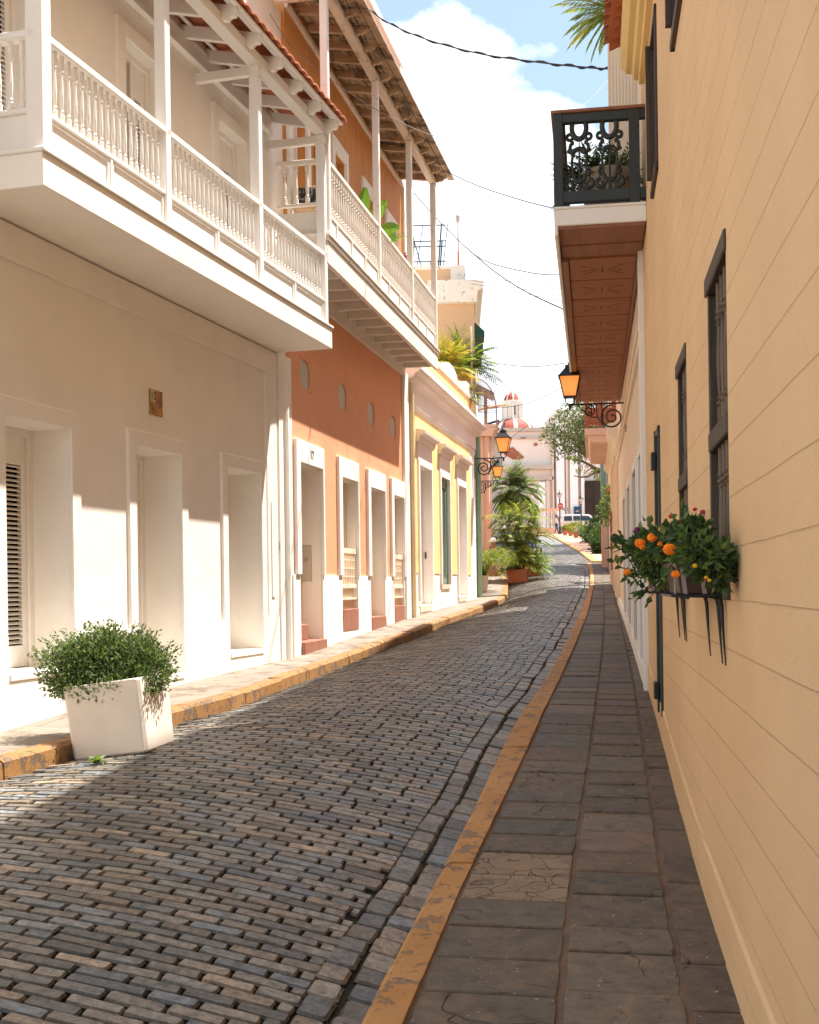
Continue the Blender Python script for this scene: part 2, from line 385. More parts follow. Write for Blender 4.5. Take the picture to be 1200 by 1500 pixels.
def cobbles():
    mb = MB(); pal = [(.155, .145, .128), (.185, .160, .130), (.130, .140, .146), (.20, .165, .125), (.105, .100, .092), (.170, .148, .120), (.24, .180, .125), (.145, .145, .136), (.125, .102, .080), (.115, .130, .145)]
    def stone(cx, cy, hl, hw, ang, zf, h=0):
        ca, sa = math.cos(ang), math.sin(ang); j = lambda q: U(-q, q)
        c = min(hl, hw) * .22; ring = [(-hl + c, -hw), (hl - c, -hw), (hl, -hw + c), (hl, hw - c), (hl - c, hw), (-hl + c, hw), (-hl, hw - c), (-hl, -hw + c)]
        ring = [(x + j(.004), y + j(.004)) for x, y in ring]
        tilt = (U(-.025, .025), U(-.03, .03)); hh = h + U(-.003, .003); out = []
        for k, (ins, dz) in enumerate(((1, -.045), (1, -.013), (.84, 0.0))):
            for x, y in ring:
                x2 = x * (1 - (1 - ins) * min(hw / hl, 1)) if hl > hw else x * ins; y2 = y * ins if hl >= hw else y * (1 - (1 - ins) * hl / hw)
                X = cx + x2 * ca - y2 * sa; Y = cy + x2 * sa + y2 * ca
                out.append(Vector((X, Y, zf + x2 * tilt[0] + y2 * tilt[1] + dz + hh + (x2 * ca) * grad[0] + (x2 * sa + y2 * ca) * grad[1])))
        fs = [(i, (i + 1) % 8, (i + 1) % 8 + 8, i + 8) for i in range(8)] + [(8 + i, 8 + (i + 1) % 8, 16 + (i + 1) % 8, 16 + i) for i in range(8)] + [tuple(range(16, 24))]
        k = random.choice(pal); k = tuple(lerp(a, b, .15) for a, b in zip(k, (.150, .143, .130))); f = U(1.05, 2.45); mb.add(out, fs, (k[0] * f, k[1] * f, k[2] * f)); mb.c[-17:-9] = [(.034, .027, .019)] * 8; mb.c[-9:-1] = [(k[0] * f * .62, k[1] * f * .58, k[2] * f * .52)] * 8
    y = 2.2; K = .20; nrow = 0
    while y < 77:
        nrow += 1; off = (nrow % 2) * .225 + U(-.05, .05) + .23; rowh = .084
        Xc = (roadL(y) + (roadR(y) if y < YE else roadL(y) + 5.5)) / 2
        pt_ = .226; sh = .207 * y + (nrow % 2) * pt_ / 2 + .05 * noise.noise(Vector((y * .6, 5, 2))); x = sh + math.floor((roadL(y) - sh) / pt_) * pt_
        wob = U(-.0015, .0015)
        while True:
            xe = sh + (round((x - sh) / pt_) + 1) * pt_ + U(-.014, .014); L = xe - x
            if RR() < .06: L *= U(.45, .6)
            if L < .06: L = .08
            cx = x + L / 2; cy = y - K * (cx - Xc) + wob + .012 * math.sin(cx * 2.1 + y * .35)
            rx = (roadR(cy) if cy < YE else roadL(cy) + 5.8) - .285
            if x > rx - .05: break
            if x + L > rx - .04: L = rx - x; cx = x + L / 2; cy = y - K * (cx - Xc) + wob
            if cx - L * .3 > roadL(cy) - .02:
                z0 = roadz(cx, cy); e = .08
                grad = ((roadz(cx + e, cy) - z0) / e, (roadz(cx, cy + e) - z0) / e)
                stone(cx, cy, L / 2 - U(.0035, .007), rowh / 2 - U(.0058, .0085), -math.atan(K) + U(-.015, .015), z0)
            x += L
        y += rowh
    for lane in range(2):       # two rows of setts along the right kerb
        y = 2.2
        while y < min(YE, 46):
            L = U(.15, .21); cy = y + L / 2; wv = .010 * math.sin(cy * 3.1 + lane) + .012 * noise.noise(Vector((cy * 1.2, lane * 4, 0)))
            cx = roadR(cy) - .075 - lane * .15 + wv
            sl = (roadR(cy + .2) - roadR(cy - .2)) / .4
            z0 = roadz(cx, cy); grad = ((roadz(cx + .05, cy) - z0) / .05, (roadz(cx, cy + .08) - z0) / .08)
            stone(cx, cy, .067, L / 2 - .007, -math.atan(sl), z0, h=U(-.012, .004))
            y += L
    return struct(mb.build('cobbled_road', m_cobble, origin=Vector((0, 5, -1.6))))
cobbles()
# pavements
m_mortar = paint('brown_joint_mortar', (.19, .125, .08), var=.3, sc=5, rough=.9, grain=50, bump=1)
strip('pavement_bed', m_mortar, lambda Y: interp(XRo, Y) - .02, lambda Y: wallR(Y) + .3, lambda Y: interp(zR, Y) - .010, lambda Y: interp(zR, Y) - .010, frange(-5, YE, .4))
def slabs_right():
    mb = MB()
    fr = [(.012, .425), (.45, .80), (.825, 1.0)]
    pal = [(.118, .092, .064), (.104, .084, .062), (.130, .100, .068), (.108, .092, .070), (.136, .108, .075)]
    for ci, (f0, f1) in enumerate(fr):
        y = -1 + ci * .17
        while y < YE - .3:
            L = U(.34, .48) if ci < 2 else U(.30, .55); y1 = y + L; g = .011
            col = random.choice(pal); k = U(.8, 1.2); mb.m = 0
            if ci == 2: col = (.115, .085, .064)
            if y < 14 and RR() < .10: col = (.150, .104, .072)
            def pt(f, Y, dz, e=0):
                l = interp(XRo, Y); r = wallR(Y) + (.01 if f == 1.0 else 0)
                X = lerp(l, r, f) + .006 * noise.noise(Vector((Y * 5, f * 9, 1))); Yy = Y - .17 * (X - wallR(Y)) * 1.0 - .25
                return Vector((X, Yy, interp(zR, Yy) + dz))
            if ci == 0 and abs(y + L / 2 - 6.35 - .25) < .42:
                col = (.27, .195, .13); mb.m = 1
            dzj = U(-.004, .004); ti = U(-.006, .006); n = 4; vs = []
            for k2, (e, dz) in enumerate(((0, -.03), (0, -.006), (.010, 0))):
                w = (f1 - f0)
                for q in range(n): vs.append(pt(f0 + w * q / n + (e * .8 if q == 0 else 0), y + g + e, dz + dzj - ti))
                for q in range(n): vs.append(pt(f1 - (e * .8 if q == 0 else 0), lerp(y + g + e, y1 - g - e, q / n), dz + dzj + lerp(-ti, ti, q / n)))
                for q in range(n): vs.append(pt(f1 - w * q / n - (e * .8 if q == 0 else 0), y1 - g - e, dz + dzj + ti))
                for q in range(n): vs.append(pt(f0 + (e * .8 if q == 0 else 0), lerp(y1 - g - e, y + g + e, q / n), dz + dzj + lerp(ti, -ti, q / n)))
            N = 4 * n
            fs = [(a + b, a + (b + 1) % N, a + N + (b + 1) % N, a + N + b) for a in (0, N) for b in range(N)] + [tuple(range(2 * N, 3 * N))]
            k *= 1.25; mb.add(vs, fs, (col[0] * k, col[1] * k, col[2] * k)); y = y1
    struct(mb.build('pavement', [m_slab, m_slab_tan], origin=Vector((1, 4, -1.7))))
slabs_right()
def curb(name, inner, outer, ztop, drop, y0, y1, seg, side):
    """stones laid end to end; inner = street edge, outer = pavement edge"""
    mb = MB(); y = y0
    while y < y1 - .05:
        L = min(U(seg * .8, seg * 1.2), y1 - y); ye = y + L; n = max(2, int(L / .35)); dj = U(-.006, .006); xj = U(-.008, .008); R_ = []
        for i in range(n + 1):
            Y = lerp(y + .004, ye - .004, i / n); xi = inner(Y) + xj; xo = outer(Y); z = ztop(Y) + dj; wob = .006 * noise.noise(Vector((Y * 3, 7, 1)))
            bulge = (xi - xo) * .0
            sg = 1 if xi > xo else -1
            R_.append([(xo, Y, z - .06), (xo, Y, z), (xi - sg * .03 + wob, Y, z), (xi + wob, Y, z - .025), (xi + sg * .012 + wob, Y, z - drop - .08)])
        vs = [v for r in R_ for v in r]; fs = []
        for i in range(n):
            for j in range(4): fs.append((i * 5 + j, i * 5 + j + 1, (i + 1) * 5 + j + 1, (i + 1) * 5 + j))
        fs += [(0, 1, 2, 3, 4), tuple(n * 5 + q for q in (4, 3, 2, 1, 0))]
        if side < 0: fs = [f[::-1] for f in fs]
        mb.add(vs, fs); y = ye
    return struct(mb.build(name, m_curb_left if name == 'left_kerb' else m_curb, origin=Vector((inner(y0), y0, ztop(y0)))))
curb('right_kerb', lambda Y: interp(XRi, Y), lambda Y: interp(XRo, Y), lambda Y: interp(zR, Y) + .006, .10, 1.5, YE, 1.6, 1)
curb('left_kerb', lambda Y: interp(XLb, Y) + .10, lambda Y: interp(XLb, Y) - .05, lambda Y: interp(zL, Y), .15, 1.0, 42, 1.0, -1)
s = NT('pale_left_paving'); v = s.coord(rot=(0, 0, .2)); bt = s.n('ShaderNodeTexBrick'); s.l(v, bt.inputs['Vector']); bt.inputs['Scale'].default_value = 1; bt.inputs['Brick Width'].default_value = .9; bt.inputs['Row Height'].default_value = .5; bt.inputs['Mortar Size'].default_value = .008
bt.inputs['Color1'].default_value = (.27, .22, .175, 1); bt.inputs['Color2'].default_value = (.23, .185, .145, 1); bt.inputs['Mortar'].default_value = (.13, .10, .07, 1)
g = s.noise(v, 3.0, 9, .72); c = s.mix(s.ramp(g, .50, .60), bt.outputs[0], (.14, .10, .07)); s.bump(g, .8, .02)
m_leftpave = s.out(c, .75)
strip('left_pavement', m_leftpave, lambda Y: wallL(Y) - .3, lambda Y: interp(XLb, Y) - .04, lambda Y: interp(zL, Y) - .004, lambda Y: interp(zL, Y) - .004, frange(-5, 15.6, .4) + [15.72] + frange(16, 32, .4) + [32.1] + frange(32.6, 42, .4), 3)
# ================================================================ BUILDING PIECES
def wall(mb, y0, y1, z0, z1, ops, dep, sx=1, thick=7, x=0, top=True):
    """outer face at x with real recesses; ops: (ya, yb, za, zb[, depth])"""
    ys = sorted({y0, y1, *[max(y0, min(y1, o[0])) for o in ops], *[max(y0, min(y1, o[1])) for o in ops]}); zs = sorted({z0, z1, *[o[2] for o in ops], *[o[3] for o in ops]})
    for ya, yb in zip(ys, ys[1:]):
        for za, zb in zip(zs, zs[1:]):
            cy, cz = (ya + yb) / 2, (za + zb) / 2
            if any(o[0] < cy < o[1] and o[2] < cz < o[3] for o in ops): continue
            q = [(x, ya, za), (x, yb, za), (x, yb, zb), (x, ya, zb)]
            mb.add(q, [(0, 1, 2, 3) if sx > 0 else (3, 2, 1, 0)])
    for o in ops:
        a, b, c, d = o[:4]; e = x - sx * (o[4] if len(o) > 4 else dep)
        for q in ([(x, a, c), (x, a, d), (e, a, d), (e, a, c)], [(x, b, d), (x, b, c), (e, b, c), (e, b, d)],
                  [(x, a, d), (x, b, d), (e, b, d), (e, a, d)], [(x, b, c), (x, a, c), (e, a, c), (e, b, c)]):
            mb.add(q, [(0, 1, 2, 3) if sx > 0 else (3, 2, 1, 0)])
    e = x - sx * thick
    for q in ([(x, y0, z0), (x, y0, z1), (e, y0, z1), (e, y0, z0)], [(x, y1, z1), (x, y1, z0), (e, y1, z0), (e, y1, z1)], [(e, y1, z0), (e, y0, z0), (e, y0, z1), (e, y1, z1)]):
        mb.add(q, [(0, 1, 2, 3)])
    if top: mb.add([(x, y0, z1), (x, y1, z1), (e, y1, z1), (e, y0, z1)], [(0, 1, 2, 3)])
def surround(mb, o, w, pr=.03, sx=1, wl=None, wr=None, wt=None, zb=None, wb=0, x=0):
    a, b, c, d = o[:4]; wl = wl or w; wr = wr or w; wt = wt or w; c2 = zb if zb is not None else c
    X = x + sx * pr; x = x - sx * .01
    mb.box(x, X, a - wl, a, c2, d + wt); mb.box(x, X, b, b + wr, c2, d + wt); mb.box(x, X, a, b, d, d + wt)
    if wb: mb.box(x, X, a, b, c - wb, c)
def shutter(parent, fr, o, dep, sx=1, mat=None, louv=True, leaves=2, name='shutter', gap=.0, lz=None, skip=None):
    """louvred leaves in an opening; returns frame part"""
    a, b, c, d = o[:4]; e = -sx * dep; mat = mat or m_whitewood
    f = MB(); fw = .07
    f.box(e - .03, e + .05, a, a + fw, c, d); f.box(e - .03, e + .05, b - fw, b, c, d); f.box(e - .03, e + .05, a + fw, b - fw, d - fw, d)
    fo = f.build('door_frame' if d - c > 1.8 else 'window_frame', mat, parent, fr, bev=.004)
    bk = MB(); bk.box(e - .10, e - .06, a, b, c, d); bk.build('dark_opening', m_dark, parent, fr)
    wA = (b - a - 2 * fw) / leaves
    for k in range(leaves):
        if k == skip: continue
        l0 = a + fw + wA * k + .004; l1 = l0 + wA - .008
        m = MB(); s_ = .07; x0, x1 = e - .02, e + .025
        zb_, zt_ = (lz if lz else (c + .30, d - fw - .14))
        m.box(x0, x1, l0, l0 + s_, c + .01, d - fw); m.box(x0, x1, l1 - s_, l1, c + .01, d - fw)
        m.box(x0, x1, l0 + s_, l1 - s_, c + .01, zb_); m.box(x0, x1, l0 + s_, l1 - s_, zt_, d - fw)
        if louv:
            z = zb_ + .02
            while z < zt_ - .02:
                m.prism([(x0, z + .016), (x0 + .006, z + .022), (x1, z), (x1 - .006, z - .006)], l0 + s_, l1 - s_, 'y'); z += .042
        else: m.box(x0 + .012, x1 - .012, l0 + s_, l1 - s_, zb_, zt_)
        m.build(name, mat, parent, fr, bev=.003)
def baluster_mesh(h, r=.021, n=8):
    mb = MB(); p = [(r * 1.15, 0), (r * 1.15, h * .13), (r * .72, h * .15), (r * 1.05, h * .18), (r * .62, h * .21), (r * .85, h * .30), (r * .95, h * .42), (r * .62, h * .68), (r * .58, h * .74), (r * 1.05, h * .77), (r * .6, h * .80), (r * 1.1, h * .84), (r * 1.1, h)]
    mb.lathe(p, n=n); return mb
class Rail:
    """a run of balusters as individual children of balcony part, sharing one mesh"""
    def __init__(s, parent, mat, h, r=.021): s.p = parent; s.mat = mat; s.h = h; s.r = r; s.src = None
    def put(s, fr, x, y, z):
        M = Matrix.Translation(fr.w(x, y, z)) @ fr.M.to_3x3().to_4x4()
        if s.src is None:
            mb = baluster_mesh(s.h, s.r); mb.v = [M @ v for v in mb.v]
            o = mb.build('baluster', s.mat, s.p, smooth=False)
            o.data.transform(M.inverted() @ WM[s.p.name]); o.matrix_local = WM[s.p.name].inverted() @ M; WM[o.name] = M; s.src = o
        else: inst(s.src, 'baluster', s.p, M)
def barrels(mb, xa, za, xb, zb, y0, y1, step=.21, r=.085, th=.016):
    n = int((y1 - y0) / step)
    for i in range(n):
        yc = y0 + step * (i + .5)
        for up, rr_, xo, dy, dz in ((1, r, 0, 0, .045), (-1, r * .95, .05, step / 2, .045)):
            K = 8; out = []
            jx = U(-.012, .012)
            for (x, z, s_) in ((xa, za, .85), (xb + xo + jx, zb + xo * (za - zb) / (xa - xb), 1.0)):
                for rad in (rr_ * s_, rr_ * s_ - th):
                    for k in range(K + 1): t = math.pi * k / K; out.append((x, yc + dy + rad * math.cos(t), z + dz + up * rad * math.sin(t) * .85))
            q = K + 1
            fs = []
            for k in range(K): fs += [(k, k + 1, 2 * q + k + 1, 2 * q + k), (q + k, 3 * q + k, 3 * q + k + 1, q + k + 1), (2 * q + k, 2 * q + k + 1, 3 * q + k + 1, 3 * q + k)]
            mb.add(out, fs)
def surrounds(name, mat, parent, fr, ops, *a, bev=.006, **k):
    for o in ops:
        mb = MB(); surround(mb, o, *a, **k); mb.build(name, mat, parent, fr, bev=bev)
def steps(name, mat, parent, fr, boxes, bev=0):
    for b in boxes: mb = MB(); mb.box(*b); mb.build(name, mat, parent, fr, bev=bev)
# ================================================================ WHITE BUILDING (near left)
zA = -1.11
yA0, yA1 = 3.2, A.y(425, 860)
b1 = thing('white_townhouse', 'white stucco townhouse with deep doorways, a long white balcony and the number 15', 'house', A.w(0, A.y(200, 860), zA - .2), A)
d1 = (A.y(6, 800), A.y(103, 800), A.z(13, 988), 1.45); d2 = (A.y(198, 800), A.y(264, 800), A.z(268, 985), 1.44); d3 = (A.y(332, 800), A.y(381, 800), A.z(385, 950), 1.43)
d0 = (d1[0] - 3.0, d1[0] - 1.7, -.95, 1.45)
PN = .035        # the panel between plinth and band lies this much behind the band
mb = MB()
up0 = (A.y(-40, 100), A.y(44, 100), 3.35, 5.42); up1 = (A.y(181, 60), A.y(233, 90), 3.35, 5.42); up2 = (A.y(318, 182), A.y(358, 225), 3.35, 5.42); upm = (up0[0] - 3, up0[0] - 2, 3.35, 5.42)
wall(mb, yA0, yA1, -3, 7.6, [d0, d1, d2, d3, up0, up1, up2, upm], .46)
mb.build('wall', m_white, b1, A)
mb = MB()   # raised band round the recessed panel and the corner pilaster
yp = A.y(388, 700); zb_ = 2.73
mb.box(-.01, PN, yA0, yp, zb_, 3.02); mb.box(-.01, PN, yp, A.y(403, 700), -1.3, 3.02)
mb.build('raised_band', m_white, b1, A, bev=.006)
surrounds('door_surround', m_white, b1, A, (d0, d1, d2, d3), .15, .032, zb=-.36)
surrounds('window_surround', m_white, b1, A, (up0, up1, up2, upm), .16, .03)
mb = MB(); prev = yA0
for o in (d0, d1, d2, d3):
    mb.box(-.01, .034, prev, o[0], -2.2, -.362); mb.box(-.01, .034, o[0], o[1], -2.2, o[2] - .062); prev = o[1]
mb.box(-.01, .034, prev, A.y(404, 700), -2.2, -.362); mb.build('plinth', m_white, b1, A, bev=.004)
steps('doorstep', m_white, b1, A, [(-.46, .045, o[0] + .003, o[1] - .003, o[2] - .06, o[2] + .004) for o in (d1, d2, d3)], .01)
shutter(b1, A, d1, .42, leaves=2, lz=(d1[2] + .20, d1[3] - .32)); shutter(b1, A, d2, .46, leaves=2); shutter(b1, A, d3, .46, leaves=1); shutter(b1, A, d0, .42)
for o in (up0, up1, up2): shutter(b1, A, o, .16, leaves=2, lz=(o[2] + .5, o[3] - .40), skip=0 if o is up1 else None)
mb = MB(); yq = A.y(415, 800); mb.tube([(.05, yq, -1.2), (.05, yq, 3.0)], .055, 10); mb.box(-.01, .05, A.y(406, 800), A.y(425, 800), -1.5, 3.04)
mb.build('corner_pipe', m_white, b1, A, smooth=False)
mb = MB(); mb.box(0, .03, A.y(395, 800), A.y(406, 800), .52, .60); mb.build('junction_box', m_greymetal, b1, A, bev=.004)
mb = MB(); mb.box(PN, PN + .012, A.y(394, 800), A.y(398, 800), -.1, 1.1); mb.build('cable_duct', m_white, b1, A)
# number plaque
s = NT('painted_tile_plaque'); v = s.coord(); c = s.mix(s.ramp(s.noise(v, 9, 6, .7), .35, .6), (.55, .27, .05), (.16, .07, .03)); m_plq = s.out(c, .3)
y0, zt = A.hit(218, 569); y1, _ = A.hit(236, 575); zb2 = A.z(219, 606)
mb = MB(); mb.box(0, .018, y0, y1, zb2, zt); pq = mb.build('number_plaque', m_plq, b1, A, bev=.003)
mb = MB(); mb.box(.018, .021, y0 + .008, y0 + .10, zt - .13, zt - .01); mb.build('number_tile', paint('plaque_cream', (.62, .58, .40)), pq, A)
m_num = paint('number_dark', (.05, .045, .02))
def face_text(fr, x, y, z, sx=1):
    """text on a facade: reading direction along the wall as seen from the street"""
    if sx > 0: R = Matrix(((0, 0, 1), (1, 0, 0), (0, 1, 0)))      # text x -> +y? seen from +x the reader's right is +y
    else: R = Matrix(((0, 0, -1), (-1, 0, 0), (0, 1, 0)))
    return Matrix.Translation(fr.w(x, y, z)) @ fr.M.to_3x3().to_4x4() @ R.to_4x4()
textobj('house_number', '15', .115, m_num, pq, face_text(A, .023, y0 + .056, zt - .07), .001)
# --- balcony of the white building
bal = MB(); yb0 = A.y(63, 271, .78); yb1 = A.y(487, 511, .78)
bal.box(0, .78, yb0, yb1, 3.04, 3.295)
bA = bal.build('balcony', m_white, b1, A, bev=.006)
mb = MB(); mb.box(0, .80, yb0 - .02, yb1 + .02, 3.295, 3.33); mb.box(.66, .74, yb0 + .05, yb1 - .05, 3.33, 3.37); mb.box(.66, .745, yb0 + .05, yb1 - .05, 3.61, 3.65)
mb.box(.655, .755, yb0 + .04, yb1 - .04, 4.175, 4.235)
mb.box(0, .70, yb0 + .03, yb0 + .11, 3.61, 3.65); mb.box(0, .70, yb0 + .02, yb0 + .12, 4.175, 4.235); mb.box(0, .70, yb1 - .12, yb1 - .04, 3.61, 3.65); mb.box(0, .70, yb1 - .12, yb1 - .03, 4.175, 4.235)
mb.build('handrail', m_whitewood, bA, A, bev=.008)
posts = [yb0 + .09, A.y(240, 250, .70), A.y(377, 350, .70), yb1 - .11]
mb = MB()
mb.box(.685, .715, yb0 + .1, yb1 - .1, 3.37, 3.61); mb.box(0, .68, yb0 + .055, yb0 + .085, 3.33, 3.61); mb.box(0, .68, yb1 - .085, yb1 - .055, 3.33, 3.61)
for a, b in zip(posts, posts[1:]):
    m = (a + b) / 2
    for p, q in ((a + .06, m - .02), (m + .02, b - .06)):
        for (u0, u1, w0, w1) in ((p, q, 3.37, 3.395), (p, q, 3.585, 3.61), (p, p + .03, 3.395, 3.585), (q - .03, q, 3.395, 3.585)): mb.box(.715, .73, u0, u1, w0, w1)
    mb.box(.70, .74, m - .02, m + .02, 3.37, 3.61)
mb.build('rail_panel', m_whitewood, bA, A, bev=.003)
for yy in posts:
    mb = MB(); w = .055 if yy != posts[0] else .07
    mb.box(.70 - w, .70 + w, yy - w, yy + w, 3.30, 5.60); mb.box(.70 - w - .012, .70 + w + .012, yy - w - .012, yy + w + .012, 5.60, 5.63); mb.box(.70 - w, .70 + w, yy - w, yy + w, 5.63, 5.72)
    mb.build('post', m_whitewood, bA, A, bev=.008)
ra = Rail(bA, m_whitewood, .527, .0175)
for a, b in zip(posts, posts[1:]):
    n = int((b - a - .14) / .098)
    for i in range(n): ra.put(A, .70, a + .07 + (b - a - .14) * (i + .5) / n, 3.649)
for yy in (yb0 + .08, yb1 - .08):
    for i in range(6): ra.put(A, .07 + i * .099, yy, 3.649)
# veranda roof
ze = 5.88; ye1 = A.y(500, 181, .93) ; zroof = lambda x: 6.10 - .235 * x
mb = MB(); mb.box(.63, .77, yb0 - .2, posts[-1] + .06, 5.72, 5.84); 
mb.box(.60, .63, yb0 - .2, posts[-1] + .06, 5.76, 5.84); vr = mb.build('veranda_roof', m_whitewood, b1, A, bev=.006)
mb = MB(); mb.box(0, .05, yA0, A.y(392, 180), 5.80, 6.02); mb.box(.05, .075, yA0, A.y(392, 180), 5.80, 5.84); mb.build('ledger', m_whitewood, vr, A, bev=.004)
y = posts[-1] + .01
while y > yb0 - .5:
    mb = MB(); h0 = zroof(0); pr = [(0.0, h0 - .13), (.66, zroof(.66) - .13), (.74, zroof(.74) - .13), (.78, zroof(.78) - .16), (.83, zroof(.83) - .155), (.86, zroof(.86) - .115), (.91, zroof(.91) - .10), (.93, zroof(.93) - .05), (.93, zroof(.93)), (0, h0)]
    mb.prism(pr, y - .035, y + .035, 'y'); mb.build('rafter', m_whitewood, vr, A); y -= .62
for x in (.10, .42, .84):
    mb = MB(); mb.prism([(x, zroof(x) - .0), (x + .05, zroof(x + .05)), (x + .05, zroof(x + .05) + .025), (x, zroof(x) + .025)], yb0 - .5, ye1, 'y'); mb.build('batten', m_whitewood, vr, A)
mb = MB(); mb.prism([(.90, zroof(.90) - .005), (.955, zroof(.955) - .005), (.955, zroof(.955) + .03), (.90, zroof(.9) + .03)], yb0 - .5, ye1, 'y'); mb.build('eave_board', m_whitewood, vr, A)
for yy in (posts[2], posts[3], posts[1], posts[0]):
    mb = MB(); mb.box(0, .66, yy - .035, yy + .035, 5.62, 5.72); mb.build('tie_beam', m_whitewood, vr, A, bev=.004)
def tiles(mb, xa, za, xb, zb, y0, y1, w=.17, h=.035, th=.02, nx=6):
    """corrugated clay tiling, rows stepping down the slope; xa upper edge, xb eave"""
    n = int((y1 - y0) / w)
    for i in range(n * 4):
        ya = y0 + (y1 - y0) * i / (n * 4); yb = y0 + (y1 - y0) * (i + 1) / (n * 4)
        ha = h * abs(math.sin(math.pi * i / 4)); hb = h * abs(math.sin(math.pi * (i + 1) / 4))
        for k in range(nx):
            t0, t1 = k / nx, (k + 1) / nx; X0, X1 = lerp(xa, xb, t0), lerp(xa, xb, t1); Z0, Z1 = lerp(za, zb, t0), lerp(za, zb, t1)
            o0, o1 = 0, .02
            v = [(X0, ya, Z0 + ha + o0), (X0, yb, Z0 + hb + o0), (X1, yb, Z1 + hb + o1), (X1, ya, Z1 + ha + o1)]
            v += [(a, b, c - th) for a, b, c in v]
            mb.add(v, [(0, 1, 2, 3), (7, 6, 5, 4), (2, 3, 7, 6)] + ([(0, 3, 7, 4)] if i == 0 else []) + ([(1, 2, 6, 5)] if i == n * 4 - 1 else []))
mb = MB(); tiles(mb, 0, zroof(0) + .045, 1.0, zroof(1.0) + .045, yb0 - .5, ye1 + .03, w=.2, h=.03); mb.build('tiles', m_terra, vr, A)
# ================================================================ ORANGE BUILDING
yO0 = O.y(427, 760); yO1 = O.y(597, 760)
b2 = thing('orange_townhouse', 'orange townhouse numbered 17 with four oval holes and a weathered wooden balcony roof', 'house', O.w(0, (yO0 + yO1) / 2, -1), O)
e1 = (O.y(437.5, 800), O.y(470.5, 800), -.80, 1.70, .36); e2 = (O.y(499, 800), O.y(522, 800), O.z(522, 913), 1.69, .22); e3 = (O.y(541, 800), O.y(562, 800), O.z(562, 916), 1.68, .30); e4 = (O.y(575, 800), O.y(590, 800), O.z(590, 905), 1.68, .20)
holes = []
for px, py in ((447, 548), (502, 582), (544, 607), (576, 627)):
    yy, zz = O.hit(px, py); holes.append((yy, zz))
mb = MB(); wall(mb, yO0, yO1, -2.5, 4.45, [e1, e2, e3, e4] + [(h[0] - .26, h[0] + .26, 2.72, 3.16, .10) for h in holes], .3, top=False)
w2 = mb.build('wall', m_orange, b2, O)
mb = MB()    # the squares of wall round the oval holes
for hy, hz in holes:
    mb = MB(); n = 24; zc = 2.94; rx, rz = .235, .20; outer = []; inner = []
    for i in range(n):
        t = 2 * math.pi * (i + .5) / n; c_, s_ = math.cos(t), math.sin(t)
        sq = 1 / max(abs(c_) / .26, abs(s_) / .22); outer.append((0, hy + c_ * sq, zc + s_ * sq))
        e = 2.6; q = (abs(c_ / rx) ** e + abs(s_ / rz) ** e) ** (-1 / e); inner.append((0, hy + c_ * q, zc + s_ * q))
    back = [(-.10, b, c) for a, b, c in inner]
    mb.add(outer + inner + back, [(i, (i + 1) % n, (i + 1) % n + n, i + n) for i in range(n)] + [(n + i, n + (i + 1) % n, 2 * n + (i + 1) % n, 2 * n + i) for i in range(n)])
    mb.build('vent_rim', m_orange, b2, O)
mb = MB()
mb.m = 0
for hy, hz in holes:
    mb = MB(); mb.box(-.06, -.022, hy - .255, hy + .255, 2.73, 3.15); mb.build('vent_recess', bpy.data.materials.get('grey_vent_back') or paint('grey_vent_back', (.60, .57, .50), var=.1), b2, O)
# white plinth in front of the stucco
mb = MB(); zp = .19; cuts = sorted([e1, e2, e3, e4]); prev = yO0
for o in cuts + [(yO1, yO1)]:
    if o[0] > prev: mb.box(-.01, .022, prev, o[0], -1.7, zp)
    prev = o[1]
for o in cuts: mb.box(-.01, .022, o[0], o[1], -1.7, o[2] - .002)
mb.build('plinth', m_purewhite, b2, O)
surrounds('door_surround', m_purewhite, b2, O, cuts, .16, .05, wl=.19, wr=.07, wt=.30, zb=zp)
mb = MB()
for o in cuts: # white lining of the recesses
    X0 = -.30
    for y_ in (o[0], o[1]): mb.box(X0, .0, y_ - (.004 if y_ == o[0] else .012), y_ + (.012 if y_ == o[0] else .004), o[2], o[3])
    mb.box(X0, 0, o[0] + .012, o[1] - .012, o[3] - .012, o[3] - .001)
mb.build('door_reveal', m_white, b2, O)
for o, dd in ((e1, .34), (e2, .20), (e3, .28), (e4, .18)):
    zb = o[2] if o in (e1, e3) else o[2] + .42
    shutter(b2, O, (o[0] + .012, o[1] - .012, zb, o[3] - .012), dd, mat=m_creamR, louv=False, lz=(zb + .9, o[3] - .25), name='door_leaf')
# red brick steps, pierced guard panels, intercom
mb = MB(); mb.box(-.30, .07, e1[0], e1[1] + .02, -1.25, -.72); mb.box(-.30, -.12, e1[0] + .02, e1[1] - .3, -.72, -.50); mb.build('doorstep', m_brick, b2, O, bev=.01)
mb = MB(); mb.box(-.28, .035, e3[0], e3[1], e3[2] - .2, e3[2] + .17); mb.build('doorstep', m_brick, b2, O, bev=.01)
for o in (e2, e4):
    mb = MB(); mb.box(-.18, .03, o[0], o[1], o[2] - .1, o[2] + .24); mb.build('doorstep', m_brick, b2, O, bev=.01)
    z0 = o[2] + .26; mb = MB(); mb.box(-.16, -.06, o[0] + .01, o[1] - .01, o[2] + .24, z0 + .30); mb.box(-.05, .0, o[0], o[1], z0 + .30, z0 + .36); mb.box(-.05, .0, o[0], o[1], z0 + .12, z0 + .15); mb.box(-.05, .0, o[0], o[1], z0 + .84, z0 + .92)
    nb = 9
    for i in range(nb):
        yy = lerp(o[0], o[1], (i + .5) / nb); mb.box(-.045, -.015, yy - .014, yy + .014, z0 + .36, z0 + .84)
    for zz in (.47, .60, .73): mb.box(-.04, -.02, o[0], o[1], z0 + zz, z0 + zz + .02)
    mb.build('pierced_guard', m_creamR, b2, O, bev=.003)
